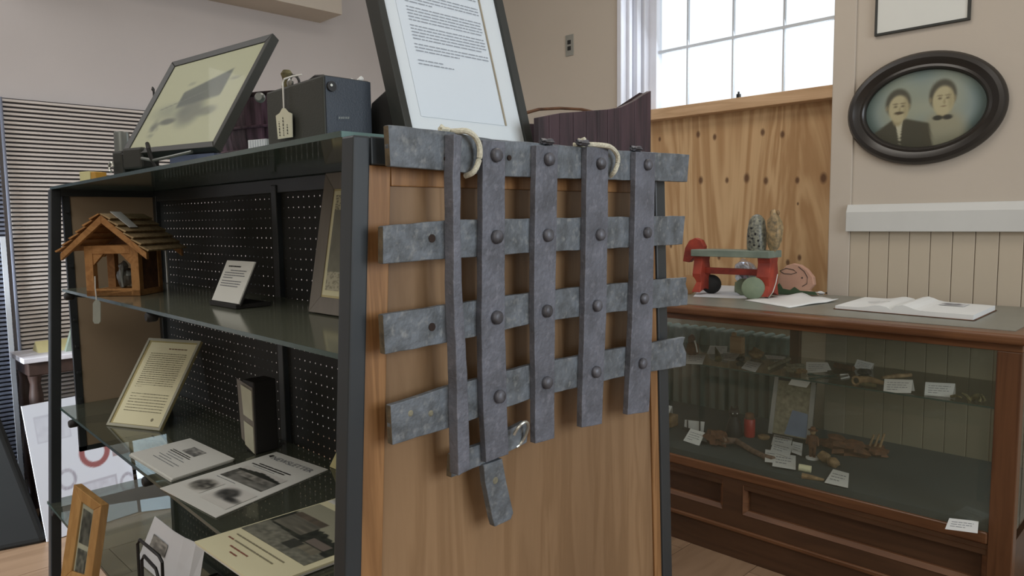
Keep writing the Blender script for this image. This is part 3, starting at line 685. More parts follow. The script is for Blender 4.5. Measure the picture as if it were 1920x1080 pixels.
def nfa(u, v):
    n_ = vn(u*9, v*9); roof = sm(.0, .1, v - (.35 + .5*abs(u-.45)))
    c = mixc((60,62,58), (150,150,144), n_)
    if .35 < v < .62 and .1 < u < .9: c = mixc((170,168,160), (90,90,86), vn(u*14, v*8))
    if v > .62: c = (46, 50, 46) if v < .9 - .3*abs(u-.5) else (212, 212, 206)
    return c
def nfb(u, v):
    e = blob(u, v, .5, .5, .48, .42, .3); return mixc((222,222,216), mixc((60,60,58), (160,160,150), vn(u*8, v*8)), e)
def nfc(u, v):
    e = max(blob(u, v, .35, .6, .3, .3, .4), blob(u, v, .65, .42, .32, .13, .5)); return mixc((220,220,214), mixc((44,46,46), (120,120,116), vn(u*7, v*7)), e)
picture('photograph', [quadpt(q, a, b) for a, b in ((.14,.42),(.88,.42),(.88,.66),(.14,.66))], 40, 26, nfa, M['photo'], t)
picture('photograph', [quadpt(q, a, b) for a, b in ((.10,.13),(.42,.13),(.42,.34),(.10,.34))], 24, 20, nfb, M['photo'], t)
picture('photograph', [quadpt(q, a, b) for a, b in ((.50,.10),(.94,.10),(.94,.36),(.50,.36))], 28, 22, nfc, M['photo'], t)
dashes(q, [(.2,.78,.745), (.12,.72,.715)], .014, 21, off=.001, wl=(.08,.2)).build('heading_print', M['inkd'], t)
dashes(q, [(.15,.5,.39), (.2,.6,.685)], .006, 22, off=.001).build('printed_text', M['ink'], t)
def text(name, s, q, u0, v0, size, m, parent, off=.0012, u1=None):
    cu = bpy.data.curves.new(name, 'FONT'); cu.body = s; cu.size = 1
    tmp = bpy.data.objects.new('tmp', cu); COL.objects.link(tmp)
    dg = bpy.context.evaluated_depsgraph_get(); me = bpy.data.meshes.new_from_object(tmp.evaluated_get(dg))
    bpy.data.objects.remove(tmp); W = (q[1]-q[0]).length; H = (q[3]-q[0]).length
    xs = [v.co.x for v in me.vertices]; wid = max(xs) if xs else 1
    sx = ((u1-u0)*W/wid) if u1 else size
    for v in me.vertices: v.co = quadpt(q, u0 + v.co.x*sx/W, v0 + v.co.y*size/H, off)
    me.materials.append(m); o = bpy.data.objects.new(name, me); COL.objects.link(o); o.parent = parent
    if parent.type == 'EMPTY': o.matrix_parent_inverse = Matrix.Translation(-Vector(parent.location))
    return o
text('title_print', 'NEWSLETTER', q, .15, .865, .024, M['ink'], t, u1=.90)
MB().add([quadpt(q, a, b, .001) for a, b in ((.06,.90),(.12,.88),(.13,.925),(.08,.93))], [(0,1,2,3)]).build('emblem', M['inkd'], t)
# large cream booklet
z_ = .842
A = at(365, 1015, 2, z_); D = A + Vector((.008, .30, 0)); Bq = Vector((-1.035, A.y+.006, z_)); q = [A, Bq, Bq + Vector((.008,.30,0)), D]
t = thing('history_booklet', 'large cream booklet with dark village photograph on middle shelf behind front post', 'booklet', (q[0]+q[2])/2 - Vector((0,0,.009)))
slab(q, .0035).build('cover', M['cream'], t); slab([quadpt(q, .01, .005), quadpt(q, .99, .005), quadpt(q, .99, .995), quadpt(q, .01, .995)], .0045, -.0036).build('pages', M['paper'], t)
def hb(u, v):
    sky = (158, 158, 138)
    tree = v - (.42 + .22*(1-u) + .08*vn(u*14, 3)+.05*vn(u*40, 1))
    if tree > 0: c = sky
    elif v > .34 - .1*u: c = mixc((38,42,38), (66,70,60), vn(u*18, v*18))
    else: c = mixc((96,98,88), (140,140,126), vn(u*26, v*30))
    if .05 < u < .5 and .36 < v < .62: c = mixc((128,126,112), (84,84,76), vn(u*5, v*30))
    if .05 < u < .5 and .62 < v < .72: c = mixc((110,100,86), (80,76,68), vn(u*20, v*5))
    if .62 < u < .9 and .3 < v < .42: c = (120, 112, 104)
    if .62 < u < .9 and .18 < v < .3: c = mixc((140,136,118), (100,98,86), vn(u*30, v*4))
    if .5 < u < .66 and .1 < v < .27: c = (62, 64, 58)
    return c
picture('photograph', [quadpt(q, a, b) for a, b in ((.02,.27),(.93,.27),(.93,.80),(.02,.80))], 70, 60, hb, M['photo'], t)
picture('photograph', [quadpt(q, a, b) for a, b in ((.02,.86),(.93,.86),(.93,.99),(.02,.99))], 50, 12, nfb, M['photo'], t)
dashes(q, [(.10,.80,.215), (.20,.75,.165)], .011, 31, off=.001, wl=(.03,.1)).build('heading_print', M['inkc'], t)
dashes(q, [(.10,.18,.165), (.26,.52,.115), (.36,.46,.075)], .011, 32, off=.001, wl=(.03,.1)).build('heading_print', M['inkred'], t)
dashes(q, [(.3,.7,.83)], .008, 33, off=.001).build('printed_text', M['ink'], t)
# white paper edge behind the post (leans on pegboard)
p3 = [at(619, 902, 1, .86), at(632, 905, 1, .86), at(632, 845, 1, .86)]
p3 = [Vector((p.x, p.y, max(p.z, .833))) for p in p3]; 
tag(MB().prism(p3 + [], (0.0, .003, 0)).build('leaflet', M['yellow']), 'pale leaflet corner leaning against pegboard beside front post', 'leaflet')
# ---- lowest shelf
q = leanq((110,1080), (170,1100), (192,945), (138,905), .533, 13)
q[3] = q[0] + (q[2]-q[1])*1.08
q = [at(112,1090,2,.533), at(168,1105,2,.533), None, None]
u_ = (q[1]-q[0]); n_ = Vector((u_.y, -u_.x, 0)).normalized(); n_ = (n_*math.cos(math.radians(13)) + Vector((0,0,1))*math.sin(math.radians(13)))
q[3] = atp(138, 908, q[0], n_); q[2] = atp(190, 948, q[0], n_)
t = thing('photo_frame', 'honey-coloured wooden photo frame leaning on lowest shelf near far post', 'photo frame', (q[0]+q[1])/2)
mb, inn = frame_mb(q, .030, .022, .004); mb.build('frame', M['tan_frame'], t, bevel=.0015)
slab(inn, .002, -.010).build('mat', M['tagp'], t)
picture('photograph', [quadpt(inn, a, b, -.009) for a, b in ((.14,.42),(.84,.42),(.84,.92),(.14,.92))], 16, 30, lambda u, v: mixc((52,54,50), (130,130,120), vn(u*4, v*7)), M['photo'], t)
picture('photograph', [quadpt(inn, a, b, -.009) for a, b in ((.14,.0),(.84,.0),(.84,.34),(.14,.34))], 16, 20, lambda u, v: mixc((60,62,58), (140,140,128), vn(u*5+9, v*6)), M['photo'], t)
slab([p - qn(inn)*.0 for p in inn], .0008, -.005).build('glazing', M['clear'], t)
# wire rack with curled leaflet
wr = thing('wire_rack', 'black bent wire rack holding white leaflets on lowest shelf', 'wire rack', Vector((-1.72, .56, .532)))
def wp(x, y, yy=.52): return at(x, y, 1, yy)
a = wp(258, 1018); b = wp(262, 1140); 
def fl(p): return Vector((p.x, p.y, .5365))
P1 = [fl(wp(262, 1100)), wp(258, 1020), wp(262, 1012), wp(298, 1042), wp(304, 1054), fl(wp(304, 1100))]
MB().tube(P1, .0035, 8).build('wire_hoop', M['dark'], wr, smooth=True)
P2 = [fl(wp(268, 1110)), wp(266, 1050), wp(270, 1042), wp(292, 1066), wp(296, 1080), fl(wp(296, 1110))]
MB().tube(P2, .0035, 8).build('wire_hoop', M['dark'], wr, smooth=True)
zf = .5365
MB().tube([fl(wp(262,1100)), Vector((fl(wp(262,1100)).x, .70, zf)), Vector((fl(wp(304,1100)).x, .70, zf)), fl(wp(304,1100))], .0035, 8).build('wire_base', M['dark'], wr)
def cu(x, y, yy): return at(x, y, 1, yy)
mb = MB(); top = [(290,968,.60),(300,976,.60),(325,996,.602),(345,1008,.606),(368,1018,.615),(385,1024,.63)]
bot = [(262,1120,.585),(272,1130,.585),(300,1140,.587),(325,1150,.592),(350,1160,.60),(372,1165,.615)]
T = [cu(*p) for p in top]; B = [cu(*p) for p in bot]; B = [Vector((p.x, p.y, max(p.z, .536))) for p in B]
for i in range(5): mb.add([B[i], B[i+1], T[i+1], T[i]], [(0,1,2,3)])
t = mb.build('curled_leaflet', M['bluepaper'], None); so = t.modifiers.new('s', 'SOLIDIFY'); so.thickness = .0015
tag(t, 'white curled leaflet standing in the wire rack on lowest shelf', 'leaflet')
qv = [B[1].lerp(T[1], .45), B[2].lerp(T[2], .45), B[2].lerp(T[2], .72), B[1].lerp(T[1], .72)]
picture('printed_photo', qv, 10, 16, p2f, M['photo'], t, off=.0025)

# ================================================================== THINGS ON TOP
ZG = ZT + .008
def lq(bl, br, tr, tl, z0, lean): return leanq(bl, br, tr, tl, z0, lean)
q = lq((225,290), (400,275), (512,62), (322,116), 1.575, 33)
n = qn(q)
t = thing('framed_drawing', 'black framed pencil drawing of a mill building tilted back on top', 'framed drawing', (q[0]+q[1])/2)
mb, inn = frame_mb(q, .018, .024, .003); mb.build('frame', M['blkframe'], t, bevel=.0015)
slab(inn, .003, -.006).build('backing', M['cream'], t)
def dr(u, v):
    c = (206, 206, 172)
    def put(c, col, a): return mixc(c, col, max(0, min(1, a)))
    g = (100, 104, 98)
    # roof: triangle-like dark mass rising to right
    ln = .60 + .22*(u-.3)/.5
    inside = sm(.0,.03, u-.30)*sm(.0,.03,.80-u)*sm(0,.03,(.62+.36*(u-.3)) - v)*sm(0,.05, v-(.40+.14*(u-.3)))
    c = put(c, g, inside*(.75+.25*vn(u*6, v*6)))
    c = put(c, (130,134,124), blob(u, v, .30, .40, .22, .09, .6)*.6*(.5+.5*vn(u*12, v*12)))
    c = put(c, (110,112,106), blob(u, v, .52, .36, .14, .15, .5)*.65)
    c = put(c, (96,98,94), blob(u, v, .30, .28, .09, .035, .4)*.75)
    c = put(c, (110,112,106), blob(u, v, .17, .22, .05, .10, .6)*.5*vn(u*30, v*30)*1.6)
    c = put(c, (120,122,114), blob(u, v, .72, .34, .10, .05, .5)*.6)
    c = put(c, (130,132,122), (1-sm(.0, .012, abs(v-(.46+.30*(u-.2)))))*sm(.1,.14,u)*sm(0,.05,.62-u)*.8)
    c = put(c, (150,150,136), blob(u, v, .86, .66, .05, .02, .6)*.6)
    c = put(c, (160,160,142), blob(u, v, .36, .70, .04, .02, .6)*.6)
    return c
picture('pencil_drawing', [p+n*-.005 for p in inn], 80, 70, dr, M['photo'], t, off=.0)
slab(inn, .001, -.002).build('glazing', M['clear'], t)
# stand under drawing (iron scroll bracket), blue box
A, B = q[0], q[1]; dx = (B-A).normalized(); bk = Vector((-dx.y, dx.x, 0))
st = thing('iron_easel_stand', 'dark iron scroll stand under the framed drawing', 'stand', ((A+B)/2).xy.to_3d() + Vector((0, 0, ZG)))
def sp(u, d, z): v = A + dx*(u*(B-A).length) + bk*d; return Vector((v.x, v.y, z))
mb = MB()
for (u0, u1, z0, z1, d0) in ((-.10,.02,ZG,1.585,-.0),(.02,.24,ZG+.018,1.590,.0)):
    P = [sp(u0,d0,z0), sp(u1,d0,z0), sp(u1,d0,z1), sp(u0,d0,z1)]; mb.prism(P, bk*.05)
mb.build('cast_body', M['blkframe'], st, bevel=.006)
for u0 in (.40,):
    MB().tube([sp(u0-.03,-.010,1.586), sp(u0,-.020,1.592), sp(u0+.025,-.024,1.580), sp(u0+.03,-.02,1.56), sp(u0+.06,-.012,ZG+.012), sp(u0+.10,-.006,ZG+.008)], .005, 8).build('hook', M['dark'], st, smooth=True)
MB().tube([sp(.3,-.012,1.56), sp(.45,-.018,1.552), sp(.6,-.012,1.558), sp(.8,-.004,1.567)], .004, 8).build('hook', M['greymetal'], st, smooth=True)
cp = sp(-.06, -.012, 1.545)
MB().tube([cp + Vector((.014*math.cos(a), 0, .012*math.sin(a))) for a in [i*.45 for i in range(11)]], .0032, 6).build('scroll', M['ring'], st, smooth=True)
MB().box((0,0,0), (.17,.10,.044), Matrix.Translation(sp(.50, .01, ZG)) @ Matrix.Rotation(math.atan2(dx.y, dx.x), 4, 'Z'))
o = MB().box((0,0,0), (.155,.09,.044), Matrix.Translation(sp(.50, .012, ZG)) @ Matrix.Rotation(math.atan2(dx.y, dx.x), 4, 'Z')).build('small_blue_box', M['bluebox'], None, bevel=.002)
tag(o, 'slate-blue cardboard box under the right half of the framed drawing', 'box')
# knob seen at frame's left edge + grey tin behind
p = at(228, 300, 1, .74)
hh_ = at(225,248,1,.74).z - ZG; o = MB().lathe([(.020,0),(.021,.004),(.021,hh_-.004),(.019,hh_),(.0,hh_)], (at(230,290,1,.74).x, .74, ZG), 20).build('grey_tin', M['greymetal'], None, smooth=True); tag(o, 'grey metal tin standing behind the framed drawing', 'tin')
c = at(287, 168, 1, .80)
o = thing('iron_pole_hook', 'slim dark iron rod with hooked tip behind the framed drawing', 'hook', Vector((c.x+.004, .80, ZG)))
MB().tube([(c.x+.004, .80, ZG), (c.x+.004, .80, c.z-.006), (c.x, .80, c.z), (c.x-.003, .80, c.z+.008)], [.003,.003,.005,.002], 8).build('rod', M['dark'], o); MB().lathe([(.02,0),(.02,.004),(.004,.008)], (c.x+.004,.80,ZG), 12).build('base', M['dark'], o)
# small yellow/amber box at far end of top
a = at(148, 344, 2, ZG); 
t = thing('small_carton', 'small cream carton with amber end at far end of the top', 'carton', a)
mm = Matrix.Translation((-2.40, .625, ZG)) @ Matrix.Rotation(.35, 4, 'Z')
MB().box((0,0,0), (.045,.04,.036), mm).build('carton_body', M['yellow'], t, bevel=.001)
MB().box((.045,.002,.0), (.066,.038,.034), mm).build('amber_end', M['amber'], t, bevel=.002)
# black box camera
a = at(503, 285, 1, .585); 
t = thing('box_camera', 'old black box camera with tag and round lens on glass top', 'camera', Vector((-1.1, .62, ZG)))
x0 = at(500, 220, 1, .585).x; x1 = at(608, 220, 1, .585).x; zt_ = at(604, 139, 1, .585).z
MB().prism([(x0,.585,ZG),(x1,.585,ZG),(x1,.585,zt_),(x0,.585,zt_-.003)], (0,.085,0)).build('body', M['leather'], t, bevel=.004)
y1_ = at(668, 200, 0, x1+.001).y
ff = MB().box((x1-.003,.588,ZG+.001), (x1+.002,.668,zt_-.002)).build('front_plate', M['leather2'], t, bevel=.001)
lc = at(621, 162, 0, x1+.003); RX = Matrix.Rotation(PI/2, 3, 'Y')
MB().lathe([(.0075,0),(.0075,.003),(.005,.0031)], lc, 18, M=RX).build('lens_ring', M['dark'], t, smooth=True); MB().lathe([(.002,0),(.002,.001)], lc+Vector((.0032,-.0018,.0012)), 14, M=RX).build('lens', M['ring'], t)  # the small pale disc paints a highlight on the dark lens
ql = [at(x, y, 0, x1+.0022) for x, y in ((632,226),(657,226),(657,216),(632,216))]
slab(ql, .0005, .0005).build('name_plate', M['leather2'], t); text('name_print', 'BOX', ql, .12, .2, .0045, M['ring'], t, u1=.9) if False else dashes(ql, [(.1,.9,.5)], .4, 4, off=.001, gap=.05, wl=(.08,.12)).build('name_print', M['greymetal'], t)
hc = Vector(((x0+x1)/2+.01, .62, zt_))
MB().tube([hc+Vector((-.03,0,-.001)), hc+Vector((-.018,0,.008)), hc+Vector((.0,0,.012)), hc+Vector((.025,0,.009)), hc+Vector((.045,0,-.001))], [.003]*5, 6).build('strap', M['dark'], t, smooth=True)
MB().lathe([(.007,0),(.009,.003),(.009,.010),(.006,.014)], at(490,184,1,.63), 14, M=Matrix.Rotation(-.8,3,'Z') @ RX).build('winding_key', M['greymetal'], t, smooth=True)
MB().tube([Vector((x0+.002,.63,at(490,200,1,.62).z)), Vector((x0-.012,.63,at(488,203,1,.62).z)), Vector((x0-.010,.64,ZG+.02))], .003, 6).build('side_lever', M['ring'], t)
# wire clasp standing on the camera + tag
wc = thing('brass_carbide_burner', 'small aged brass fitting with curled wire on top of the camera', 'fitting', at(535, 155, 1, .625))
cb = Vector((at(538, 150, 1, .62).x, .62, zt_))
MB().lathe([(.008,-.001),(.009,.010),(.006,.016),(.008,.024),(.010,.030),(.006,.036)], cb, 12).build('stem', M['moss'], wc, smooth=True)
cc = cb + Vector((.017, .0, .012))
MB().tube([cc + Vector((.013*math.cos(a)+.002*i_, 0, .012*math.sin(a))) for i_, a in enumerate([2.6-.5*i for i in range(10)])], .0022, 6).build('wire_curl', M['dark'], wc, smooth=True)
MB().lathe([(.0,0),(.007,.001),(.008,.005),(.004,.008)], cc, 12, M=Matrix.Rotation(PI/2,3,'X')).build('disc', M['steel'], wc, smooth=True)
tg = thing('camera_tag', 'white paper tag on white string hanging over the camera front', 'tag', at(532, 210, 1, .578))
MB().tube([at(566,140,1,.60), at(548,143,1,.59), at(533,148,1,.580), at(530,155,1,.579), at(531,175,1,.579), at(532,203,1,.579)], .0014, 6).build('string', M['string'], tg)
qt = [at(x, y, 1, .578) for x, y in ((520,260),(549,257),(547,214),(517,218))]
MB().prism([at(x, y, 1, .578) for x, y in ((521,261),(548,257),(547,213),(540,210),(534,203),(529,203),(524,212),(517,217))], (0, .0012, 0)).build('tag_card', M['tagp'], tg)
qr = [qt[1], qt[2], qt[3], qt[0]]
dashes(qr, [(.10,.75,.80), (.1,.95,.55), (.15,.6,.30)], .05, 44, gap=.05, wl=(.04,.12)).build('handwriting', M['inkd'], tg)
# crumpled plastic glint behind camera
o = MB().lump(at(672,160,0,-1.0), (.012,.012,.010), 5, .5).build('cellophane_scrap', M['card'], None); 
o2 = at(672,160,0,-1.0); tag(o, 'white crumpled scrap at the back corner of the box camera', 'scrap')
# purple woven basket at left rear of top
t = thing('purple_basket', 'purple-brown split-oak basket standing behind camera and drawing', 'basket', Vector((-2.0, 1.0, ZG)))
bz = at(465, 207, 1, 1.0).z
cxm, cym = -1.99, 1.03
def bring(r1, r2, z, nn=40): return [Vector((cxm + r1*math.cos(a), cym + r2*math.sin(a), z)) for a in [2*PI*i/nn for i in range(nn)]]
for k in range(28):
    a0, a1 = 2*PI*k/28, 2*PI*(k+.985)/28
    P = []
    def bp_(a, z, s): return Vector((cxm + .30*s*math.cos(a), cym + .17*s*math.sin(a), z))
    mb = MB()
    vs = [bp_(a0,ZG,.84), bp_(a1,ZG,.84), bp_(a0,(ZG+bz)/2,.97), bp_(a1,(ZG+bz)/2,.97), bp_(a0,bz,1), bp_(a1,bz,1)]
    ins = [bp_(a0,ZG,.81), bp_(a1,ZG,.81), bp_(a0,(ZG+bz)/2,.94), bp_(a1,(ZG+bz)/2,.94), bp_(a0,bz,.97), bp_(a1,bz,.97)]
    mb.add(vs+ins, [(0,1,3,2),(2,3,5,4),(6,8,9,7),(8,10,11,9),(0,2,8,6),(2,4,10,8),(1,7,9,3),(3,9,11,5),(4,5,11,10),(0,6,7,1)])
    mb.build('splint', M['purple'], t)
for z in (ZG+.07, ZG+.13): MB().tube(bring(.302, .172, z), .004, 6, closed=True).build('hoop', M['purple'], t)
MB().tube(bring(.300, .170, bz), .006, 8, closed=True).build('rim', M['darkwood'], t, smooth=True)
# small ribbed box beside camera
o = MB().box((0,0,0), (.045,.03,.028), Matrix.Translation((-1.262,.60,ZG)) @ Matrix.Rotation(.3,4,'Z'))
for i in range(7): o.box((.004+i*.006,-.0015,.001), (.007+i*.006,0,.027), Matrix.Translation((-1.262,.60,ZG)) @ Matrix.Rotation(.3,4,'Z'))
tag(o.build('ribbed_box', M['frosted'], None), 'tiny pale ribbed box left of the black camera', 'box')
# dark red-brown staved trough with raised end, right rear of top
t = thing('staved_trough', 'dark reddish wooden trough with upswept end behind the framed letter', 'trough', Vector((-.92, 1.15, ZG)))
pts_top = [(1010,220),(1050,212),(1100,208),(1140,205),(1165,201),(1190,189),(1208,177),(1221,170)]
XB = -.86
tops = [at(x, y, 0, XB) for x, y in pts_top]; 
for i in range(len(tops)-1):
    a, b = tops[i], tops[i+1]; nsub = 2 if i < 4 else 1
    for s in range(nsub):
        A_, B_ = a.lerp(b, s/nsub), a.lerp(b, (s+1)/nsub - .015)
        MB().prism([(XB, A_.y, ZG), (XB, B_.y, ZG), (XB, B_.y, B_.z), (XB, A_.y, A_.z)], (-.012, 0, 0)).build('stave', M['darkwood'], t, bevel=.001)
MB().prism([(XB-.02, tops[-1].y-.012, ZG), (XB-.30, tops[-1].y-.012, ZG), (XB-.30, tops[-1].y-.012, tops[-1].z-.03), (XB-.15, tops[-1].y-.012, tops[-1].z-.055), (XB-.02, tops[-1].y-.012, tops[-1].z-.002)], (0,.012,0)).build('end_board', M['darkwood'], t, bevel=.001)
MB().box((XB-.30, tops[0].y, ZG), (XB-.012, tops[-1].y-.014, ZG+.012)).build('bottom', M['darkwood'], t)
MB().prism([(XB-.30, p.y, ZG) for p in (tops[0], tops[-1])] + [(XB-.30, tops[-1].y, ZG+.1), (XB-.30, tops[0].y, ZG+.08)], (-.012,0,0)).build('stave', M['darkwood'], t)
MB().tube([at(x, y, 0, -1.05) for x, y in ((985,212),(1010,205),(1050,203),(1090,205),(1125,213),(1130,224))], .0035, 6).build('bail_handle', M['clayb'], t, smooth=True)
# framed letter on top facing the aisle
n_ = Vector((math.cos(math.radians(15)), 0, math.sin(math.radians(15)))); P0 = Vector((-.895, .67, ZG+.002))
BLq = atp(744, 262, P0, n_); Lp = lambda x, y: atp(x, y, P0, n_)
ya, yb = Lp(712, 100).y, Lp(972, 130).y; yl0 = Lp(758, 240).y
# left/right edges fitted through pixel lines
l1, l2 = Lp(708, 0), Lp(759, 230); r1, r2 = Lp(943, 0), Lp(1000, 262)
def ext(a, b, z): tt = (z-a.z)/(b.z-a.z); return a.lerp(b, tt)
zt2 = ZG + .40
yc0, yc1 = ((ext(l1,l2,ZG+.15).y)), (ext(r1,r2,ZG+.15).y)
def onp(y, z): return Vector((P0.x - (z-P0.z)*math.tan(math.radians(15)), y, z))
q = [ext(l1,l2,ZG+.002), ext(r1,r2,ZG+.002), ext(r1,r2,zt2), ext(l1,l2,zt2)]
t = thing('framed_letter', 'black framed typed letter with white mat leaning back above the iron grate', 'framed letter', (q[0]+q[1])/2)
mb, inn = frame_mb(q, .016, .030, .003); mb.build('frame', M['blkframe'], t, bevel=.0015)
slab(inn, .003, -.008).build('mat', M['matb'], t)
ip = [quadpt(inn, a, b, -.0075) for a, b in ((.10,.075),(.83,.075),(.83,.94),(.10,.94))]
slab(ip, .0003, .0004).build('letter', M['bluepaper'], t)
a_, b_ = quadpt(inn,.845,.075,-.0065), quadpt(inn,.845,.95,-.0065); MB().tube([a_, b_], .0016, 6).build('mat_bevel', M['bevel'], t)
rows = []
v = .80
for para, last in ((5,.7),(3,.6),(4,.4),(5,.95),(5,.9),(3,.6)):
    for k in range(para): rows.append((.10, .97 if k < para-1 else last, v)); v -= .0168
    v -= .012
dashes(ip, rows, .0048, 51, off=.0016, gap=.010, wl=(.02,.09)).build('typed_text', M['inkp'], t)
dashes(ip, [(.10,.38,v-.02),(.10,.5,v-.038)], .005, 52, off=.0016, gap=.01).build('typed_text', M['inkp'], t)
slab(inn, .001, -.002).build('glazing', M['clear'], t)
# black easel back supporting it
pts = [at(x, y, 1, .66) for x, y in ((662,250),(666,190),(700,158),(735,110),(770,60),(790,250))]
pts = [Vector((min(p.x,-.91-.25*max(0,p.z-ZG)), p.y+.03, max(p.z, ZG))) for p in pts]
tag(MB().prism(pts, (0, .02, 0)).build('easel_wing', M['dark'], None, bevel=.002), 'black angled easel back behind the framed letter', 'easel')

# ================================================================== IRON GRATE
GXB = -.792; TB = .010            # back face x and bar thickness
XH = GXB + TB; XV = XH + .012
gr = thing('iron_grate', 'riveted flat iron jail grate hanging on the wooden end panel', 'grate', Vector((XH, .9, 1.2)))
def gp(x, y, X): return at(x, y, 0, X)
def rag(P, amp, seed):     # subdivide outline and roughen a little
    rnd = random.Random(seed); out = []
    for i in range(len(P)):
        a, b = P[i], P[(i+1) % len(P)]; n_ = max(2, int((b-a).length/.02)); out.append(a)
        for k in range(1, n_): out.append(a.lerp(b, k/n_) + Vector((0, rnd.uniform(-amp, amp), rnd.uniform(-amp, amp))))
    return out
def hbar(top, bot, seed, holes=(), rb=True):
    P = [gp(x, y, XH) for x, y in top] + [gp(x, y, XH) for x, y in reversed(bot)]
    P = rag(P, .0007, seed)
    o = MB().prism(P, (-TB, 0, 0)).build('flat_bar', M['iron'], gr, bevel=.0012)
    # rusty sawn end
    e0, e1 = gp(*top[0], XH), gp(*bot[0], XH)
    MB().prism([e0+Vector((.0004,-.0006,-.001)), e1+Vector((.0004,-.0006,.001)), e1+Vector((-TB,-.0006,.001)), e0+Vector((-TB,-.0006,-.001))], (0,.0003,0)).build('rusty_end', M['rust'], o)
    for (hx, hy) in holes:
        c_ = gp(hx, hy, XH+.0004); MB().lathe([(.0058,0),(.0058,.0006)], c_, 14, M=RX).build('bolt_hole', M['groove'], o)
    return o
hbar([(728,234),(840,246),(930,262),(1010,268),(1140,280),(1293,290)], [(732,312),(840,320),(930,330),(1010,333),(1140,337),(1289,341)], 1)
hbar([(718,424),(850,412),(1000,409),(1285,405)], [(718,495),(850,484),(1000,474),(1280,458)], 2, ((810,447),))
hbar([(718,590),(850,570),(1000,548),(1150,532),(1288,520),(1286,532),(1290,545)], [(722,665),(850,640),(1000,606),(1150,585),(1289,572)], 3, ((810,613),))
o = hbar([(732,760),(850,722),(1000,683),(1150,655),(1285,632),(1281,645),(1287,662)], [(736,835),(850,800),(1000,746),(1150,710),(1286,686)], 4)
for (x, y) in ((770,775),(808,775)): MB().lathe([(.0045,0),(.003,.001)], gp(x, y, XH), 10, M=RX).build('worn_spot', M['stone'], o)
hbar([(848,852),(905,832),(985,790),(990,800)], [(846,896),(905,872),(988,830)], 5)
def vbar(L, Rr, seed, th=.012, m='iron_v'):
    P = [gp(x, y, XV) for x, y in L] + [gp(x, y, XV) for x, y in reversed(Rr)]
    return MB().prism(rag(P, .0005, seed), (-th, 0, 0)).build('flat_bar', M[m], gr, bevel=.0012)
vbar([(905,262),(905,430),(903,600),(906,760),(912,868)], [(948,266),(947,430),(947,600),(951,760),(954,852)], 11)
vbar([(1006,272),(1003,430),(1002,600),(1004,740),(1004,832)], [(1047,274),(1044,430),(1041,600),(1040,740),(1040,822)], 12)
vbar([(1101,275),(1099,430),(1096,600),(1092,740),(1091,802)], [(1141,278),(1140,430),(1137,600),(1131,740),(1129,795)], 13)
vbar([(1193,284),(1190,430),(1186,600),(1179,740),(1177,778)], [(1229,286),(1227,430),(1224,600),(1219,740),(1217,772)], 14)
# thin leftmost upright: bar turned edge on
Lx = [(851,250),(849,330),(850,430),(851,560),(856,700),(858,800),(860,893)]; Rx = [(867,254),(864,330),(864,430),(868,560),(877,700),(880,800),(881,880)]
P = [gp(x, y, XH+.020) for x, y in Lx] + [gp(x, y, XH+.020) for x, y in reversed(Rx)]
MB().prism(rag(P, .0008, 15), (-.020, 0, 0)).build('flat_bar', M['iron_v'], gr, bevel=.0015)
# broken tail piece
XT = XH + .006
P = [gp(x, y, XT) for x, y in ((907,872),(942,860),(950,905),(963,962),(958,974),(928,988),(921,960),(910,905))]
o = MB().prism(rag(P, .0006, 16), (-.012, 0, 0)).build('broken_bar', M['iron'], gr, bevel=.0012)
MB().lathe([(.0055,0),(.004,.0008)], gp(929, 901, XT), 12, M=RX).build('worn_spot', M['stone'], o)
RV = ((929,291),(1028,299),(1125,307),(1213,309),(930,444),(1026,441),(1124,440),(1212,436),(930,595),(1024,583),(1118,573),(1206,560),(935,743),(1024,717),(1116,697),(1203,681))
for i, (x, y) in enumerate(RV):
    MB().lathe([(.0098,0),(.0105,.002),(.0098,.006),(.0068,.0085),(0.002,.0092)], gp(x, y, XV), 14, M=RX).build('rivet', M['rivet'], gr, smooth=True)
for (x, y) in ((836,298),(954,296)): MB().lathe([(.004,0),(.004,.002)], gp(x, y, XH), 10, M=RX).build('rivet', M['groove'], gr)
for (x, y) in ((1025,266),(1092,268),(1192,279)): MB().lump(gp(x, y, XH+.004), (.010,.012,.005), i, .3).build('rust_lump', M['rivet'], gr, smooth=True)
# ropes
def loop(name, label, pts, depth, r=.0042):
    t_ = thing(name, label, 'rope', gp(*pts[0], depth[0]))
    P = [gp(x, y, d) for (x, y), d in zip(pts, depth)]
    # smooth with catmull-rom
    Q = []
    for i in range(len(P)-1):
        p0, p1, p2, p3 = P[max(i-1,0)], P[i], P[i+1], P[min(i+2,len(P)-1)]
        for k in range(6):
            s = k/6; Q.append(.5*((2*p1)+(-p0+p2)*s+(2*p0-5*p1+4*p2-p3)*s*s+(-p0+3*p1-3*p2+p3)*s**3))
    Q.append(P[-1]); MB().tube(Q, r, 8).build('strand', M['rope'], t_, smooth=True); return t_
XR_ = XH + .006
t = loop('rope_loop', 'pale cotton rope looped over the top grate bar at left', [(835,247),(856,246),(875,246),(890,256),(899,275),(898,300),(888,322),(872,330)], [XH-.02,XH+.0,XH+.012,XR_+.008,XR_+.008,XR_+.006,XR_+.004,XH-.004])
MB().lump(gp(832, 245, XH-.012), (.007,.009,.006), 3, .3).build('knot', M['rope'], t, smooth=True)
t = loop('rope_loop', 'pale cotton rope looped over the top grate bar at right', [(1075,272),(1100,271),(1125,272),(1145,276),(1157,290),(1158,305),(1152,322),(1142,332)], [XH-.02,XH+.0,XV+.002,XV+.008,XR_+.008,XR_+.006,XR_+.004,XH-.004])
MB().lump(gp(1092, 268, XH-.006), (.008,.010,.008), 5, .3).build('knot', M['rope'], t, smooth=True)
c = gp(975, 815, XH+.008)
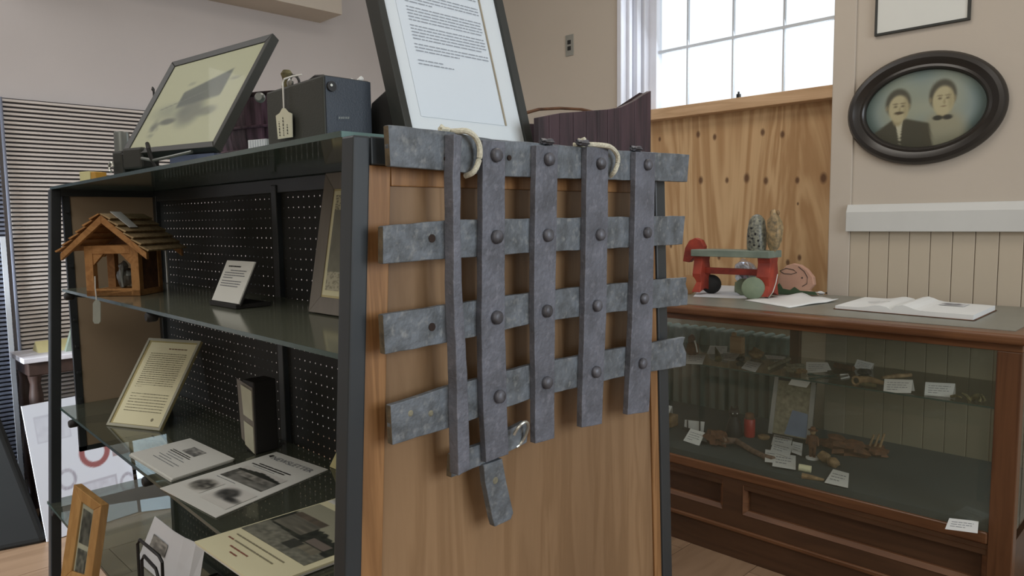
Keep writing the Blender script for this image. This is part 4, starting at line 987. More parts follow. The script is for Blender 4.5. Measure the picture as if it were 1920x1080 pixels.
t = MB().tube([c + Vector((.010*math.sin(a), .015*math.cos(a), .022*math.sin(a))) for a in [-1.5+i*.32 for i in range(15)]], .0026, 8).build('wire_ring', M['ring'], None, smooth=True)
tag(t, 'silver metal ring through the short bottom bar of the grate', 'ring')

# ================================================================== DISPLAY CASE
CX0, CX1, CY0, CY1, CZ = -2.42, -.452, 2.665, 3.40, 1.03
cs = thing('display_case', 'long dark wood and glass counter display case at right', 'display case', Vector((-1.4, 3.0, 0)))
# top
MB().box((CX0-.03, CY0-.03, CZ-.035), (CX1+.035, CY1+.03, CZ-.001)).build('top_board', M['mahog'], cs, bevel=.012, seg=4)
MB().box((CX0-.01, CY0+.045, CZ-.001), (CX1-.03, CY1+.02, CZ+.001)).build('top_inlay', M['inlay'], cs)
MB().box((CX0, CY0, CZ-.06), (CX1, CY1, CZ-.035)).build('top_rail', M['mahog'], cs, bevel=.003)
gz0, gz1 = .375, CZ-.06
for x in (CX0, CX1-.068):
    for y in (CY0, CY1-.05): MB().box((x, y, 0), (x+.068, y+.05, gz1)).build('corner_post', M['mahogv'], cs, bevel=.003)
bpx = at(1495, 640, 1, CY1).x
MB().box((bpx-.022, CY1-.035, gz0), (bpx+.022, CY1, gz1)).build('back_mullion', M['mahogv'], cs, bevel=.002)
MB().box((CX0+.068, CY0+.006, gz0), (CX1-.068, CY0+.010, gz1)).build('front_glass', M['case_glass'], cs)
MB().box((CX0+.068, CY1-.020, gz0), (bpx-.022, CY1-.016, gz1)).build('back_glass', M['case_glass'], cs)
MB().box((bpx+.022, CY1-.020, gz0), (CX1-.068, CY1-.016, gz1)).build('back_glass', M['case_glass'], cs)
MB().box((CX1-.012, CY0+.05, gz0), (CX1-.008, CY1-.05, gz1)).build('end_glass', M['case_glass'], cs)
MB().box((CX0+.01, CY0+.012, gz0-.005), (CX1-.014, CY1-.02, .400)).build('deck', M['cloth'], cs)
MB().box((CX0+.068, CY0+.0, gz0-.04), (CX1-.068, CY0+.022, gz0)).build('sill', M['mahog'], cs, bevel=.006, seg=3)
SZ = .735
MB().box((CX0+.07, 2.90, SZ-.006), (CX1-.07, CY1-.04, SZ)).build('glass_shelf', M['case_glass'], cs)
MB().box((CX0+.07, 2.8985, SZ-.006), (CX1-.07, 2.8998, SZ)).build('shelf_edge', M['gedge'], cs)
# base panelling
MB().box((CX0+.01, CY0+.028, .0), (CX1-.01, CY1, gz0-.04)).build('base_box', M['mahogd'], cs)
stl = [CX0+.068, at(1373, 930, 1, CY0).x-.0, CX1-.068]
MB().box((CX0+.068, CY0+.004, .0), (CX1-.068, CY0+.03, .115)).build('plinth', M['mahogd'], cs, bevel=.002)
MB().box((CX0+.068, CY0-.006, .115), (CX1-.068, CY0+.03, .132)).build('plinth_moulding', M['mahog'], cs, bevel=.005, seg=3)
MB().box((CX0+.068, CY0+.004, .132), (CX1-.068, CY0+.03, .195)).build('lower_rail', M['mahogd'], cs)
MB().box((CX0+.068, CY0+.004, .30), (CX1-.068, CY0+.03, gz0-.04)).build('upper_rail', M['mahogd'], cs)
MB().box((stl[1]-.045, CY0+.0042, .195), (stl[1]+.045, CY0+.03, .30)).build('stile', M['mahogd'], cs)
for (a, b) in ((CX0+.068, stl[1]-.045), (stl[1]+.045, CX1-.068)):
    qm = [Vector((a, CY0+.002, .195)), Vector((b, CY0+.002, .195)), Vector((b, CY0+.002, .32)), Vector((a, CY0+.002, .32))]
    mb, _ = frame_mb(qm, .016, .02, .014); mb.build('panel_moulding', M['mahog'], cs)
# radiator beneath the window (behind the case)
rd = thing('radiator', 'grey-green column radiator under the window behind the display case', 'radiator', Vector((-2.0, 3.55, 0)))
x = -2.54
while x < at(1478, 660, 1, 3.50).x:
    MB().box((x, 3.46, .08), (x+.036, 3.59, .80)).build('column', M['rad'], rd, bevel=.015, seg=3); x += .056
MB().box((-2.54, 3.50, .12), (x, 3.55, .16)).build('header', M['rad'], rd)
MB().box((-2.54, 3.50, .70), (x, 3.55, .74)).build('header', M['rad'], rd)
MB().box((-2.55, 3.44, .815), (x+.02, 3.60, .83)).build('cover_shelf', M['white'], rd) if False else None
# ---- case contents
def stand(px, y, m='card', th=.0012):        # px: 4 pixel corners BL BR TR TL on a plane Y=y
    return MB().prism([at(a, b, 1, y) for a, b in px], (0, th, 0))
def layc(px, z, th=.0012): return MB().prism([at(a, b, 2, z) for a, b in px], (0, 0, th))
def lcard(px, z, label, grp='paper labels on the case shelf', tilt=.010):
    # card lying with its back edge slightly raised
    q = [at(a, b, 2, z+.001) for a, b in px]
    o = MB().prism(q, (0, 0, .0012)).build('label_card', M['card']); tag(o, label, 'card', grp)
    qd = [q[0]+Vector((0,0,.0012)), q[1]+Vector((0,0,.0012)), q[2]+Vector((0,0,.0012)), q[3]+Vector((0,0,.0012))]
    dashes(qd, [(.12,.85,.7),(.12,.8,.5),(.12,.6,.3)], .05, len(label), off=.0004, gap=.03, wl=(.05,.2)).build('written_lines', M['ink'], o)
    return o
g1 = 'paper labels on the case shelf'
def bq(x0, y0, x1, y1, sk=4): return ((x0+sk, y1), (x1, y1), (x1+sk*.6, y0), (x0+sk+3, y0))
lcard(((1286,682),(1317,683),(1323,666),(1288,665)), SZ, 'white label card at the left front of case shelf beside the grate')
lcard(((1357,675),(1378,676),(1388,662),(1355,660)), SZ, 'white label card on case shelf between clay block and dark lump', g1)
lcard(((1390,690),(1416,698),(1428,681),(1402,676)), SZ, 'tilted white label card at front edge of case shelf', g1)
lcard(((1438,672),(1475,675),(1472,669),(1434,666)), SZ, 'narrow white label card at the back of case shelf left of mullion', g1)
def tent(px, y, label, grp=g1, z=None, lean=.02):
    q = [at(a, b, 1, y) for a, b in px]; q[2] += Vector((0, lean, 0)); q[3] += Vector((0, lean, 0))
    zb = z if z is not None else SZ; dz = zb + .0008 - min(q[0].z, q[1].z)
    o = thing('tent_card', label, 'card', (q[0]+q[1])/2, grp)
    MB().prism(q, (0, .0012, 0)).build('card_face', M['card'], o)
    d = (q[1]-q[0]); B0 = q[0]+Vector((0, lean*2.2, 0)); B1 = q[1]+Vector((0, lean*2.2, 0))
    MB().prism([B0, B1, q[2], q[3]], (0, .0012, 0)).build('card_back', M['card'], o)
    dashes(q, [(.12,.88,.75),(.12,.8,.58),(.12,.85,.41),(.12,.5,.24)], .04, len(label), off=.0006, gap=.03, wl=(.05,.2)).build('written_lines', M['ink'], o)
    return o
yb_ = at(1345, 664, 2, SZ).y
tent(((1325,664),(1354,664),(1360,650),(1327,649)), yb_, 'pale label card standing at the back of case shelf behind a small horn')
tent(((1511,700),(1551,697),(1548,681),(1508,680)), at(1530,699,2,SZ).y, 'white label card standing on case shelf right of pale stones')
tent(((1600,690),(1630,695),(1636,683),(1604,675)), at(1615,693,2,SZ).y, 'white label card standing behind the black lump on case shelf')
tent(((1656,736),(1708,737),(1708,714),(1655,712)), at(1682,737,2,SZ).y, 'large white label card standing at shelf front beside tan carvings')
tent(((1733,741),(1785,745),(1788,721),(1732,718)), at(1760,742,2,SZ).y, 'white label card rightmost on case shelf beside the twigs')
def onsh(x, y, z=SZ): return at(x, y, 2, z)
def lumpo(name, label, cat, x, y, z, rad, m, seed=1, amp=.2, rot=0):
    c = onsh(x, y, z); o = MB().lump(c + Vector((0, 0, rad[2]*.93)), rad, seed, amp, M=Matrix.Rotation(rot, 3, 'Z')).build(name, M[m], None, smooth=True); return tag(o, label, cat)
b = onsh(1298, 666)
t = thing('seated_figurine', 'brown carved seated figure at left of case shelf with white collar', 'figurine', b)
MB().lump(b+Vector((0,0,.030)), (.030,.026,.034), 2, .12).build('body', M['clayb'], t, smooth=True); MB().lump(b+Vector((-.004,0,.078)), (.018,.018,.022), 4, .1).build('head', M['clayb'], t, smooth=True)
MB().tube([b+Vector((.018,-.01,.075)), b+Vector((.028,-.012,.05)), b+Vector((.034,-.012,.02))], .004, 6).build('scarf', M['card'], t)
b = onsh(1379, 663)
t = thing('wooden_block_figure', 'tall tan wooden block figure on case shelf', 'figurine', b)
MB().box((b.x-.032, b.y, SZ), (b.x+.032, b.y+.035, SZ+.082)).build('body', M['pine'], t, bevel=.004); MB().box((b.x-.026, b.y+.002, SZ+.082), (b.x-.004, b.y+.02, SZ+.102)).build('head', M['pine'], t, bevel=.004)
t = MB().tube([onsh(1347,673), onsh(1345,668)+Vector((0,0,.012)), onsh(1341,664)+Vector((0,0,.035))], [.016,.012,.002], 10).build('animal_horn', M['moss'], None, smooth=True); tag(t, 'small dark pointed horn on case shelf between label cards', 'horn')
lumpo('round_gourd', 'round brown gourd at the back of case shelf', 'gourd', 1418, 672, SZ, (.034,.03,.024), 'clay', 7)
lumpo('dark_stone', 'dark grey lump beside tilted white card on case shelf', 'stone', 1389, 678, SZ, (.018,.02,.012), 'dark', 8)
t = MB().tube([onsh(1442,694)+Vector((0,0,.008)), onsh(1458,686)+Vector((0,0,.009)), onsh(1480,677)+Vector((0,0,.010))], [.007,.010,.008], 8).build('bone_tool', M['stone'], None, smooth=True); tag(t, 'slender pale bone tool lying across case shelf', 'tool')
lumpo('pale_stones', 'pale flat stone left of the standing white card on case shelf', 'stone', 1490, 696, SZ, (.040,.03,.016), 'stone', 9, .35)
lumpo('pale_pebble', 'small pinkish pebble touching pale flat stone on case shelf', 'stone', 1503, 700, SZ, (.022,.018,.010), 'clay', 10, .3)
t = MB().tube([onsh(1566,690)+Vector((0,0,.012)), onsh(1600,697)+Vector((0,0,.012))], .012, 12).build('clay_pipe_stem', M['clayb'], None, smooth=True); tag(t, 'short brown tube lying on case shelf', 'tube')
lumpo('black_lump', 'black lump in front of brown tube on case shelf', 'stone', 1620, 703, SZ, (.026,.02,.014), 'dark', 11, .25)
b = onsh(1605, 722)
t = thing('jaw_carving', 'tan hollow carved bone at front of case shelf', 'carving', b)
MB().tube([b+Vector((-.012*math.cos(a)*1.2, .0, .018+.016*math.sin(a))) for a in [i*2*PI/12 for i in range(12)]], .005, 8, closed=True).build('ring_end', M['clay'], t, smooth=True)
MB().tube([b+Vector((.012,.005,.022)), b+Vector((.05,.012,.026)), b+Vector((.095,.02,.018))], [.016,.014,.008], 10).build('shaft', M['clay'], t, smooth=True)
MB().tube([b+Vector((.02,-.005,.008)), b+Vector((.05,.0,.010)), b+Vector((.075,.004,.008))], [.006,.009,.006], 8).build('lower_shaft', M['moss'], t, smooth=True)
t = MB().tube([onsh(1650,714)+Vector((0,.02,.010)), onsh(1680,712)+Vector((0,.02,.013)), onsh(1705,711)+Vector((0,.02,.014))], [.006,.010,.008], 10).build('wooden_awl', M['clay'], None, smooth=True); tag(t, 'tan tapered wooden tool behind large white card on case shelf', 'tool')
b = onsh(1812, 750)
t = thing('twig_bundle', 'small bundle of mossy twigs at right end of case shelf', 'twigs', b)
rnd = random.Random(5)
for k in range(9):
    a = b + Vector((rnd.uniform(-.05,.05), rnd.uniform(-.01,.02), .006)); d = Vector((rnd.uniform(-.035,.035), rnd.uniform(-.015,.015), rnd.uniform(0,.022)))
    MB().tube([a-d*.4+Vector((0,0,.002)), a+d*.3+Vector((0,0,.006)), a+d], [.005,.006,.003], 7).build('twig', M['moss'], t, smooth=True)
t = thing('pocket_scissors', 'blue-green metal scissors lying at front of case shelf', 'scissors', onsh(1545,708))
for (x0_, y0_, x1_, y1_) in ((1525,705,1572,710),(1527,711,1570,704)): MB().tube([onsh(x0_,y0_)+Vector((0,0,.004)), onsh(x1_,y1_)+Vector((0,0,.004))], [.004,.002], 6).build('blade', M['gedge'], t)
for (x_, y_) in ((1521,704),(1523,712)): MB().tube([onsh(x_, y_)+Vector((.012*math.cos(a), .012*math.sin(a), .004)) for a in [i*PI/5 for i in range(10)]], .003, 6, closed=True).build('finger_ring', M['gedge'], t)
t = thing('white_clip', 'bent white clip lying near scissors on case shelf', 'clip', onsh(1583,707))
MB().tube([onsh(1575,704)+Vector((0,0,.003)), onsh(1590,703)+Vector((0,0,.003)), onsh(1592,708)+Vector((0,0,.003)), onsh(1577,711)+Vector((0,0,.003))], .003, 6).build('wire', M['card'], t)
# --- deck
DZ = .400
def ond(x, y, z=DZ): return at(x, y, 2, z)
b = ond(1247, 800); t = MB().box((b.x-.045, b.y, DZ), (b.x+.035, b.y+.06, DZ+.055)).build('tan_carton', M['clay'], None, bevel=.003); tag(t, 'tan carton at left of case floor under a white card', 'carton')
tent(((1230,778),(1252,781),(1256,763),(1232,758)), b.y+.02, 'white label card standing on the tan carton in case', 'paper labels on the case floor', z=DZ+.055)
b = ond(1300, 812)
t = thing('wire_card_holder', 'black wire holder with white card on case floor', 'card holder', b)
q = [at(x, y, 1, b.y) for x, y in ((1283,800),(1319,810),(1321,791),(1284,787))]
MB().prism(q, (0,.0012,0)).build('card', M['card'], t)
for x in (1289, 1312):
    MB().tube([at(x, 788, 1, b.y-.004), at(x, 806, 1, b.y-.004), Vector((at(x,806,1,b.y).x, b.y-.004, DZ+.003)), Vector((at(x,806,1,b.y).x, b.y+.05, DZ+.003))], .0028, 6).build('wire', M['dark'], t)
MB().tube([Vector((at(1280,806,1,b.y).x, b.y-.004, DZ+.012)), Vector((at(1316,806,1,b.y).x, b.y-.004, DZ+.012))], .0028, 6).build('wire', M['dark'], t)
def dcard(px, label, dz=0.0, grp='paper labels on the case floor'):
    return lcard(px, DZ+dz, label, grp)
tent(((1281,826),(1311,836),(1315,814),(1288,806)), ond(1296,832).y, 'white card leaning in front of the wire holder on case floor', 'paper labels on the case floor', z=DZ, lean=.03)
b = ond(1342, 836)
t = thing('straw_bundle', 'brown knotted corn-husk bundle with long trailing braid on case floor', 'braid', b)
MB().lump(b+Vector((0,0.01,.034)), (.048,.036,.034), 12, .35).build('knot', M['clayb'], t, smooth=True)
MB().tube([b+Vector((.03,0,.03)), ond(1380,835)+Vector((0,0,.02)), ond(1410,850)+Vector((0,0,.012)), ond(1432,860)+Vector((0,0,.010)), ond(1450,866)+Vector((0,0,.010))], [.018,.013,.012,.012,.014], 9).build('braid', M['braid'], t, smooth=True)
b = ond(1376, 817)
t = thing('black_cat_figurine', 'black upright cat figurine with pale eyes on case floor', 'figurine', b)
MB().lathe([(.036,0),(.038,.02),(.030,.06),(.020,.085),(.018,.092)], b, 16).build('body', M['dark'], t, smooth=True)
MB().lump(b+Vector((0,0,.108)), (.025,.024,.022), 1, .04).build('head', M['dark'], t, smooth=True)
for s in (-1, 1):
    e = b + Vector((s*.013*.7+.0, s*.013*.7, .124)); MB().prism([e+Vector((-.007,0,0)), e+Vector((.007,0,0)), e+Vector((0,0,.016))], (0,.004,0)).build('ear', M['dark'], t)
    MB().lump(b+Vector((.014+s*.007, -.019+s*.007, .110)), (.003,.003,.003), 2, .0, seg=8, rings=5).build('eye', M['card'], t)
b = ond(1405, 818)
t = thing('red_canister', 'small red cylindrical canister beside black cat in case', 'canister', b)
MB().lathe([(.024,0),(.025,.004),(.025,.078),(.023,.082)], b, 18).build('can', M['redcyl'], t, smooth=True); MB().lathe([(.020,.082),(.020,.102),(.016,.108)], b, 18).build('cap', M['clayb'], t, smooth=True)
b = ond(1432, 822); tag(MB().lathe([(.024,0),(.026,.003),(.026,.012),(.022,.014)], b, 18).build('clay_disc', M['clay'], None, smooth=True), 'pale round lid behind card pile on case floor', 'lid')
# leaning silver-edged frame
A = at(1440, 805, 1, 3.12); 
yl = 3.10
Q = [at(x, y, 1, yl) for x, y in ((1440,812),(1517,830),(1530,716),(1452,706))]
zmin = min(Q[0].z, Q[1].z)
bl = ond(1440, 812); br = ond(1520, 822)
q = [at(1440,812,1,3.06), at(1520,828,1,3.06), at(1530,716,1,3.11), at(1453,706,1,3.11)]
dz = DZ + .001 - min(q[0].z, q[1].z)
t = thing('document_frame', 'silver-edged dark frame with blue sheet leaning inside the case', 'picture frame', (q[0]+q[1])/2)
slab(q, .008, -.003).build('backing', M['dark'], t)
qi = [quadpt(q, a, b, -.002) for a, b in ((.10,.02),(.90,.02),(.90,.96),(.10,.96))]
slab(qi, .001, 0.0005).build('sheet', M['stone'], t)
slab([quadpt(qi, a, b, .001) for a, b in ((.35,.02),(1.0,.02),(.98,.45),(.52,.48))], .0005, .0006).build('blue_sheet', M['bluesheet'], t)
for (a, b_) in ((.0, .10), (.90, 1.0)):
    slab([quadpt(q, a, 0, .002), quadpt(q, b_, 0, .002), quadpt(q, b_, 1, .002), quadpt(q, a, 1, .002)], .008).build('silver_strip', M['silver'], t)
slab([quadpt(q, 0, .95, .001), quadpt(q, 1, .95, .001), quadpt(q, 1, 1, .001), quadpt(q, 0, 1, .001)], .006).build('top_strip', M['dark'], t)
tag(MB().prism([at(x, y, 1, 3.085) for x, y in ((1478,721),(1512,727),(1520,716),(1484,711))], (0,.0012,0)).build('label_card', M['card']), 'white card hooked over the top of the silver-edged frame', 'card')
# pile of cards
grp = 'paper labels on the case floor'
pile = [(((1446,834),(1482,840),(1487,818),(1452,811)), 'topmost rear card of the white card pile on case floor'), (((1484,848),(1503,855),(1505,832),(1486,828)), 'white card at right of the card pile on case floor'),
        (((1444,846),(1480,858),(1486,836),(1450,828)), 'white card in the middle of the card pile on case floor'), (((1434,866),(1454,868),(1456,846),(1435,843)), 'white card at left of the card pile on case floor'),
        (((1448,874),(1492,881),(1492,855),(1450,848)), 'front card of the white card pile on case floor')]
for k, (px, lb) in enumerate(pile): dcard(px, lb, dz=.012-.002*abs(k-2))
MB_ = MB().box((ond(1462,860).x-.03, ond(1462,860).y, DZ), (ond(1462,860).x+.03, ond(1462,860).y+.04, DZ+.0085)).build('card_block', M['card']); tag(MB_, 'white block of cards under the card pile on case floor', 'cards')
b = ond(1523, 860)
t = thing('wooden_doll', 'brown wooden doll with hat standing on pale base in case', 'doll', b)
MB().lathe([(.026,0),(.026,.006),(.010,.008)], b, 14).build('base', M['card'], t, smooth=True)
for s in (-1, 1): MB().tube([b+Vector((s*.007,0,.006)), b+Vector((s*.007,0,.05))], [.006,.008], 8).build('leg', M['clayb'], t, smooth=True)
MB().lathe([(.015,.048),(.020,.07),(.018,.095),(.008,.102)], b, 12).build('torso', M['clayb'], t, smooth=True)
for s in (-1, 1): MB().tube([b+Vector((s*.018,0,.095)), b+Vector((s*.024,-.004,.06))], .005, 6).build('arm', M['clayb'], t)
MB().lump(b+Vector((0,0,.112)), (.011,.011,.012), 1, .05).build('head', M['clay'], t, smooth=True); MB().lathe([(.020,.120),(.020,.122),(.010,.123),(.009,.134)], b, 14).build('hat', M['clayb'], t, smooth=True)
for i, (x, y, r, lb) in enumerate(((1545,866,.026,'rounded tan cork-like block right of the wooden doll'),(1562,876,.024,'round tan bead in front of brown carvings in case'))):
    lumpo('clay_bead', lb, 'carving', x, y, DZ, (r,r*.9,r*.85), 'clay', 20+i, .1)
lumpo('brown_root', 'dark brown gnarled root behind the tan blocks in case', 'root', 1580, 850, DZ, (.09,.04,.034), 'clayb', 25, .4)
b = ond(1640, 855)
t = thing('spinning_toys', 'tan wooden tops with pointed sticks on case floor', 'toys', b)
for k in range(3): MB().tube([b+Vector((-.03+k*.02,0,.01)), b+Vector((-.005+k*.02,.0,.09+.006*k))], [.006,.004], 7).build('stick', M['clay'], t)
MB().lump(b+Vector((0,0,.022)), (.05,.03,.022), 8, .3).build('block', M['clayb'], t, smooth=True)
b = ond(1508, 885); t = MB().tube([b+Vector((-.022,0,.014)), b+Vector((.022,.012,.012))], .014, 14).build('thread_spool', M['cream'], None); tag(t, 'cream thread spool lying in front of the doll', 'spool')
t = MB().tube([ond(1504,896)+Vector((0,0,.008)), ond(1520,899)+Vector((0,0,.008)), ond(1545,903)+Vector((0,0,.006))], [.012,.010,.005], 8).build('wooden_peg', M['clay'], None, smooth=True); tag(t, 'light wooden peg at the front of case floor', 'peg')
dcard(((1546,905),(1590,915),(1592,888),(1562,880)), 'white card at the front of case floor beside wooden peg', dz=.006)
dcard(((1772,992),(1833,1000),(1835,978),(1780,972)), 'white card lying at the right front corner of case floor', dz=.0)

# ================================================================== ON THE COUNTER
TZ = CZ + .001
def onc(x, y, z=TZ): return at(x, y, 2, z)
tag(layc(((1300,556),(1400,560),(1420,538),(1318,534)), TZ, .001).build('grey_paper', M['frosted']), 'pale grey paper under the red toy cart', 'paper')
t = thing('toy_horse_cart', 'red and grey-green wooden rocking toy cart on round wheels', 'toy', onc(1360, 560))
yt = onc(1410, 562).y + .03; ya_ = yt; yb2 = yt + .105
def tp(x, y, yy=None): return at(x, y, 1, yy if yy else ya_)
# end boards perpendicular to the length: profile cut boards
def zof(y, x=1360): return tp(x, y).z
xl, xr = tp(1297, 500).x, tp(1417, 500).x+.02
for x0_, nm in ((xl, 'end_board'), (xr-.02, 'end_board')):
    prof = [(ya_+.0, TZ+.012), (ya_+.012, TZ+.06), (ya_+.005, TZ+.10), (ya_+.018, TZ+.16), (ya_+.01, zof(478)), (yb2-.01, zof(478)), (yb2-.018, TZ+.16), (yb2-.005, TZ+.10), (yb2-.012, TZ+.06), (yb2, TZ+.012), (yb2-.05, TZ+.03), (ya_+.05, TZ+.03)]
    MB().prism([(x0_, a, b) for a, b in prof], (.060 if x0_ > xl+.01 else .045, 0, 0)).build(nm, M['red'], t, bevel=.003)
MB().box((tp(1297,472).x, ya_-.01, zof(482)), (tp(1444,472).x, yb2+.01, zof(469))).build('seat_board', M['grngrey'], t, bevel=.003)
MB().box((xl+.02, (ya_+yb2)/2-.01, zof(516)), (xr+.01, (ya_+yb2)/2+.008, zof(504))).build('stretcher', M['red'], t, bevel=.003)
hp = [tp(x, y, ya_+.06) for x, y in ((1280,490),(1284,465),(1292,451),(1303,446),(1314,450),(1320,462),(1318,478),(1302,482),(1292,492))]
MB().prism(hp, (0, .03, 0)).build('horse_head', M['red'], t, bevel=.003)
def wheel(x, y, r, yy, m):
    c = at(x, y, 1, yy); MB().lathe([(r*.9,-.010),(r,-.006),(r,.006),(r*.9,.010)], Vector((c.x, yy, TZ+r)), 24, M=Matrix.Rotation(math.radians(-58),3,'Z') @ RX).build('wheel', M[m], t, smooth=True)
wheel(1412, 544, .050, ya_-.012, 'wheelg'); wheel(1334, 530, .046, yb2-.01, 'dark'); wheel(1290, 536, .046, ya_-.0, 'wheelb'); wheel(1394, 536, .040, yb2+.012, 'wheelg')
ss = thing('pull_string', 'white pull string hanging from the red toy cart', 'string', onc(1446,560))
MB().tube([tp(1458,514,ya_-.004), tp(1455,530,ya_-.006), tp(1449,548,ya_-.008), onc(1440,561)+Vector((0,0,.003))], .0022, 6).build('cord', M['string'], ss)
# speckled figurine on the toy
zb = zof(469); fx = tp(1419, 440, yt+.055).x; yf_ = yt + .055
t = thing('speckled_figurine', 'speckled grey and tan ceramic animal figurine behind the toy seat', 'figurine', (fx, yf_, zb))
hz = at(1432, 398, 1, yf_).z - zb
MB().lathe([(.040,0),(.043,.02),(.0435,.06),(.041,.095),(.034,hz*.80),(.020,hz*.91),(.006,hz*.95)], (fx, yf_, zb), 20).build('body', M['frosted'] if False else mat('speckled_glaze', (146,146,128), .4, c2=(70,72,70), scale=90, detail=2), t, smooth=True)
hx = at(1454, 430, 1, yf_).x
MB().lump(Vector((hx, yf_-.01, zb+hz*.50)), (.036,.028,hz*.51), 6, .10).build('head', mat('mottled_tan_glaze', (176,150,108), .45, c2=(104,96,76), scale=60, detail=3), t, smooth=True)
for s in (-1, 1): MB().lump(Vector((hx+s*.014, yf_-.01, zb+hz*.98)), (.008,.008,.012), 3, .1).build('ear', M['clay'], t, smooth=True)
for (a, b) in ((-.018,.10),(-.005,.075),(-.022,.04),(-.008,.025),(.004,.045),(-.028,.065),(-.014,.055),(.006,.02)):
    ph = math.radians(-62) + a*34; rr = .043
    MB().lump((fx+rr*math.cos(ph), yf_+rr*math.sin(ph), zb+b), (.005,.005,.005), 2, 0, seg=8, rings=6).build('spot', M['dark'], t, smooth=True)
# foil packet behind
yy = 3.30; c = onc(1398, 541)
t = thing('foil_jar', 'small green jar wrapped in crumpled silver foil behind toy cart', 'jar', Vector((at(1398,520,1,yy).x, yy, TZ)))
c = at(1398,520,1,yy)
z0_, z1_ = at(1398, 529, 1, yy).z, at(1398, 489, 1, yy).z
MB().lathe([(.050,0),(.052,.01),(.050,max(.02,z0_-TZ))], (c.x, yy, TZ), 20).build('jar_base', M['wheelg'], t, smooth=True)
MB().lump((c.x, yy, (z0_+z1_)/2), (.055,.045,(z1_-z0_)*.56), 14, .14).build('foil', M['foil'], t)
# painted rabbit cut-out
yy = onc(1490, 553).y
rp = [(1455,553),(1458,525),(1464,508),(1474,498),(1487,494),(1500,497),(1513,506),(1524,520),(1526,534),(1516,545),(1532,553)]
t = thing('painted_rabbit', 'pinkish painted rabbit cut-out crouching on the counter', 'ornament', at(1490,553,1,yy))
P = [at(x, y, 1, yy) for x, y in rp]; P = [Vector((p.x, p.y, max(p.z, TZ))) for p in P]
MB().prism(P, (0, .03, 0)).build('body', M['rabbit'], t, bevel=.004)
MB().prism([Vector((p.x, p.y-.004, max(p.z, TZ))) for p in [at(x, y, 1, yy) for x, y in ((1452,553),(1456,536),(1462,531),(1468,541),(1482,544),(1490,538),(1500,545),(1528,547),(1534,553))]], (0,.004,0)).build('grass', M['grass'], t)
MB().tube([at(x, y, 1, yy-.001) for x, y in ((1462,508),(1474,503),(1488,506),(1494,511),(1484,514),(1470,513),(1462,508))], .0015, 5).build('ear_line', M['inkd'], t)
MB().tube([at(x, y, 1, yy-.001) for x, y in ((1497,500),(1508,509),(1514,520),(1513,532),(1504,537))], .0015, 5).build('cheek_line', M['inkd'], t)
MB().lathe([(.004,0),(.003,.002)], at(1504,521,1,yy), 10, M=Matrix.Rotation(PI/2,3,'X')).build('eye', M['inkd'], t)
# papers
q = [onc(x, y, TZ+.006) for x, y in ((1397,561),(1480,575),(1572,563),(1495,551))]
mb = MB(); vs = []; 
for j in range(9):
    for i in range(9):
        p = quadpt(q, i/8, j/8); p.z = TZ + .003 + .010*abs(math.sin(i*.8+j*.5))*(j/8) + (.006*math.sin(i*1.1) if j > 5 else 0)*.5; p.z = max(p.z, TZ+.001); vs.append(p)
mb.add(vs, [(j*9+i, j*9+i+1, (j+1)*9+i+1, (j+1)*9+i) for j in range(8) for i in range(8)])
o = mb.build('loose_papers', M['card'], None, smooth=True); so = o.modifiers.new('s', 'SOLIDIFY'); so.thickness = .002
tag(o, 'crumpled white papers on the counter left of the open book', 'paper')
q = [onc(x, y, TZ+.016) for x, y in ((1566,572),(1825,593),(1866,575),(1622,556))]
t = thing('open_book', 'large open book with white pages lying on the counter', 'book', (q[0]+q[2])/2 - Vector((0,0,.016)))
def bz_(u): 
    s = .44; d = abs(u-s); return .006 + .020*math.exp(-((u-s-.08)/.07)**2)*.8 + .014*math.exp(-((u-s+.10)/.09)**2)
for (u0, u1, nm) in ((0, .44, 'left_pages'), (.44, 1, 'right_pages')):
    mb = MB(); vs = []; N_ = 14
    for i in range(N_+1):
        u = u0 + (u1-u0)*i/N_
        for v in (0, 1):
            b = quadpt(q, u, v); zt3 = TZ + .004 + bz_(u)*(1 if u not in (.44,) else .4) + (.010 if nm == 'right_pages' else .004)
            vs.append(Vector((b.x, b.y, TZ+.003))); vs.append(Vector((b.x, b.y, zt3)))
    fs = []
    for i in range(N_): a = i*4; fs += [(a, a+4, a+5, a+1), (a+2, a+3, a+7, a+6), (a+1, a+5, a+7, a+3), (a, a+2, a+6, a+4)]
    fs += [(0,1,3,2), (N_*4, N_*4+2, N_*4+3, N_*4+1)]
    mb.add(vs, fs); mb.build(nm, M['card'], t, smooth=False)
qc = [Vector((p.x, p.y, TZ+.003)) for p in (quadpt(q,-.01,-.02), quadpt(q,1.01,-.02), quadpt(q,1.01,1.02), quadpt(q,-.01,1.02))]
MB().prism(qc, (0,0,-.002)).build('cover', M['clayb'], t)
def topq(u0, u1, v0, v1):
    P = []
    for u, v in ((u0,v0),(u1,v0),(u1,v1),(u0,v1)):
        b = quadpt(q, u, v); P.append(Vector((b.x, b.y, TZ+.004+bz_(u)+(.010 if u > .44 else .004)+.0008)))
    return P
qd_ = topq(.66, .84, .62, .9)
picture('illustration', qd_, 24, 10, lambda u, v: mixc((222,224,226), (70,70,80), blob(u, v, .45, .5, .4, .35, .5)*(.2+.8*vn(u*9, v*5))), M['photo'], t, off=.0012)
dashes(topq(.12, .36, .3, .6), [(.1,.5,.7),(.2,.9,.4)], .08, 5, off=.0012).build('printed_text', M['ink'], t)
tag(MB().lump(onc(1538,551)+Vector((0,0,.005)), (.022,.014,.006), 4, .3).build('paper_scrap', M['card'], None, smooth=True), 'small white scrap behind loose papers on the counter', 'paper')
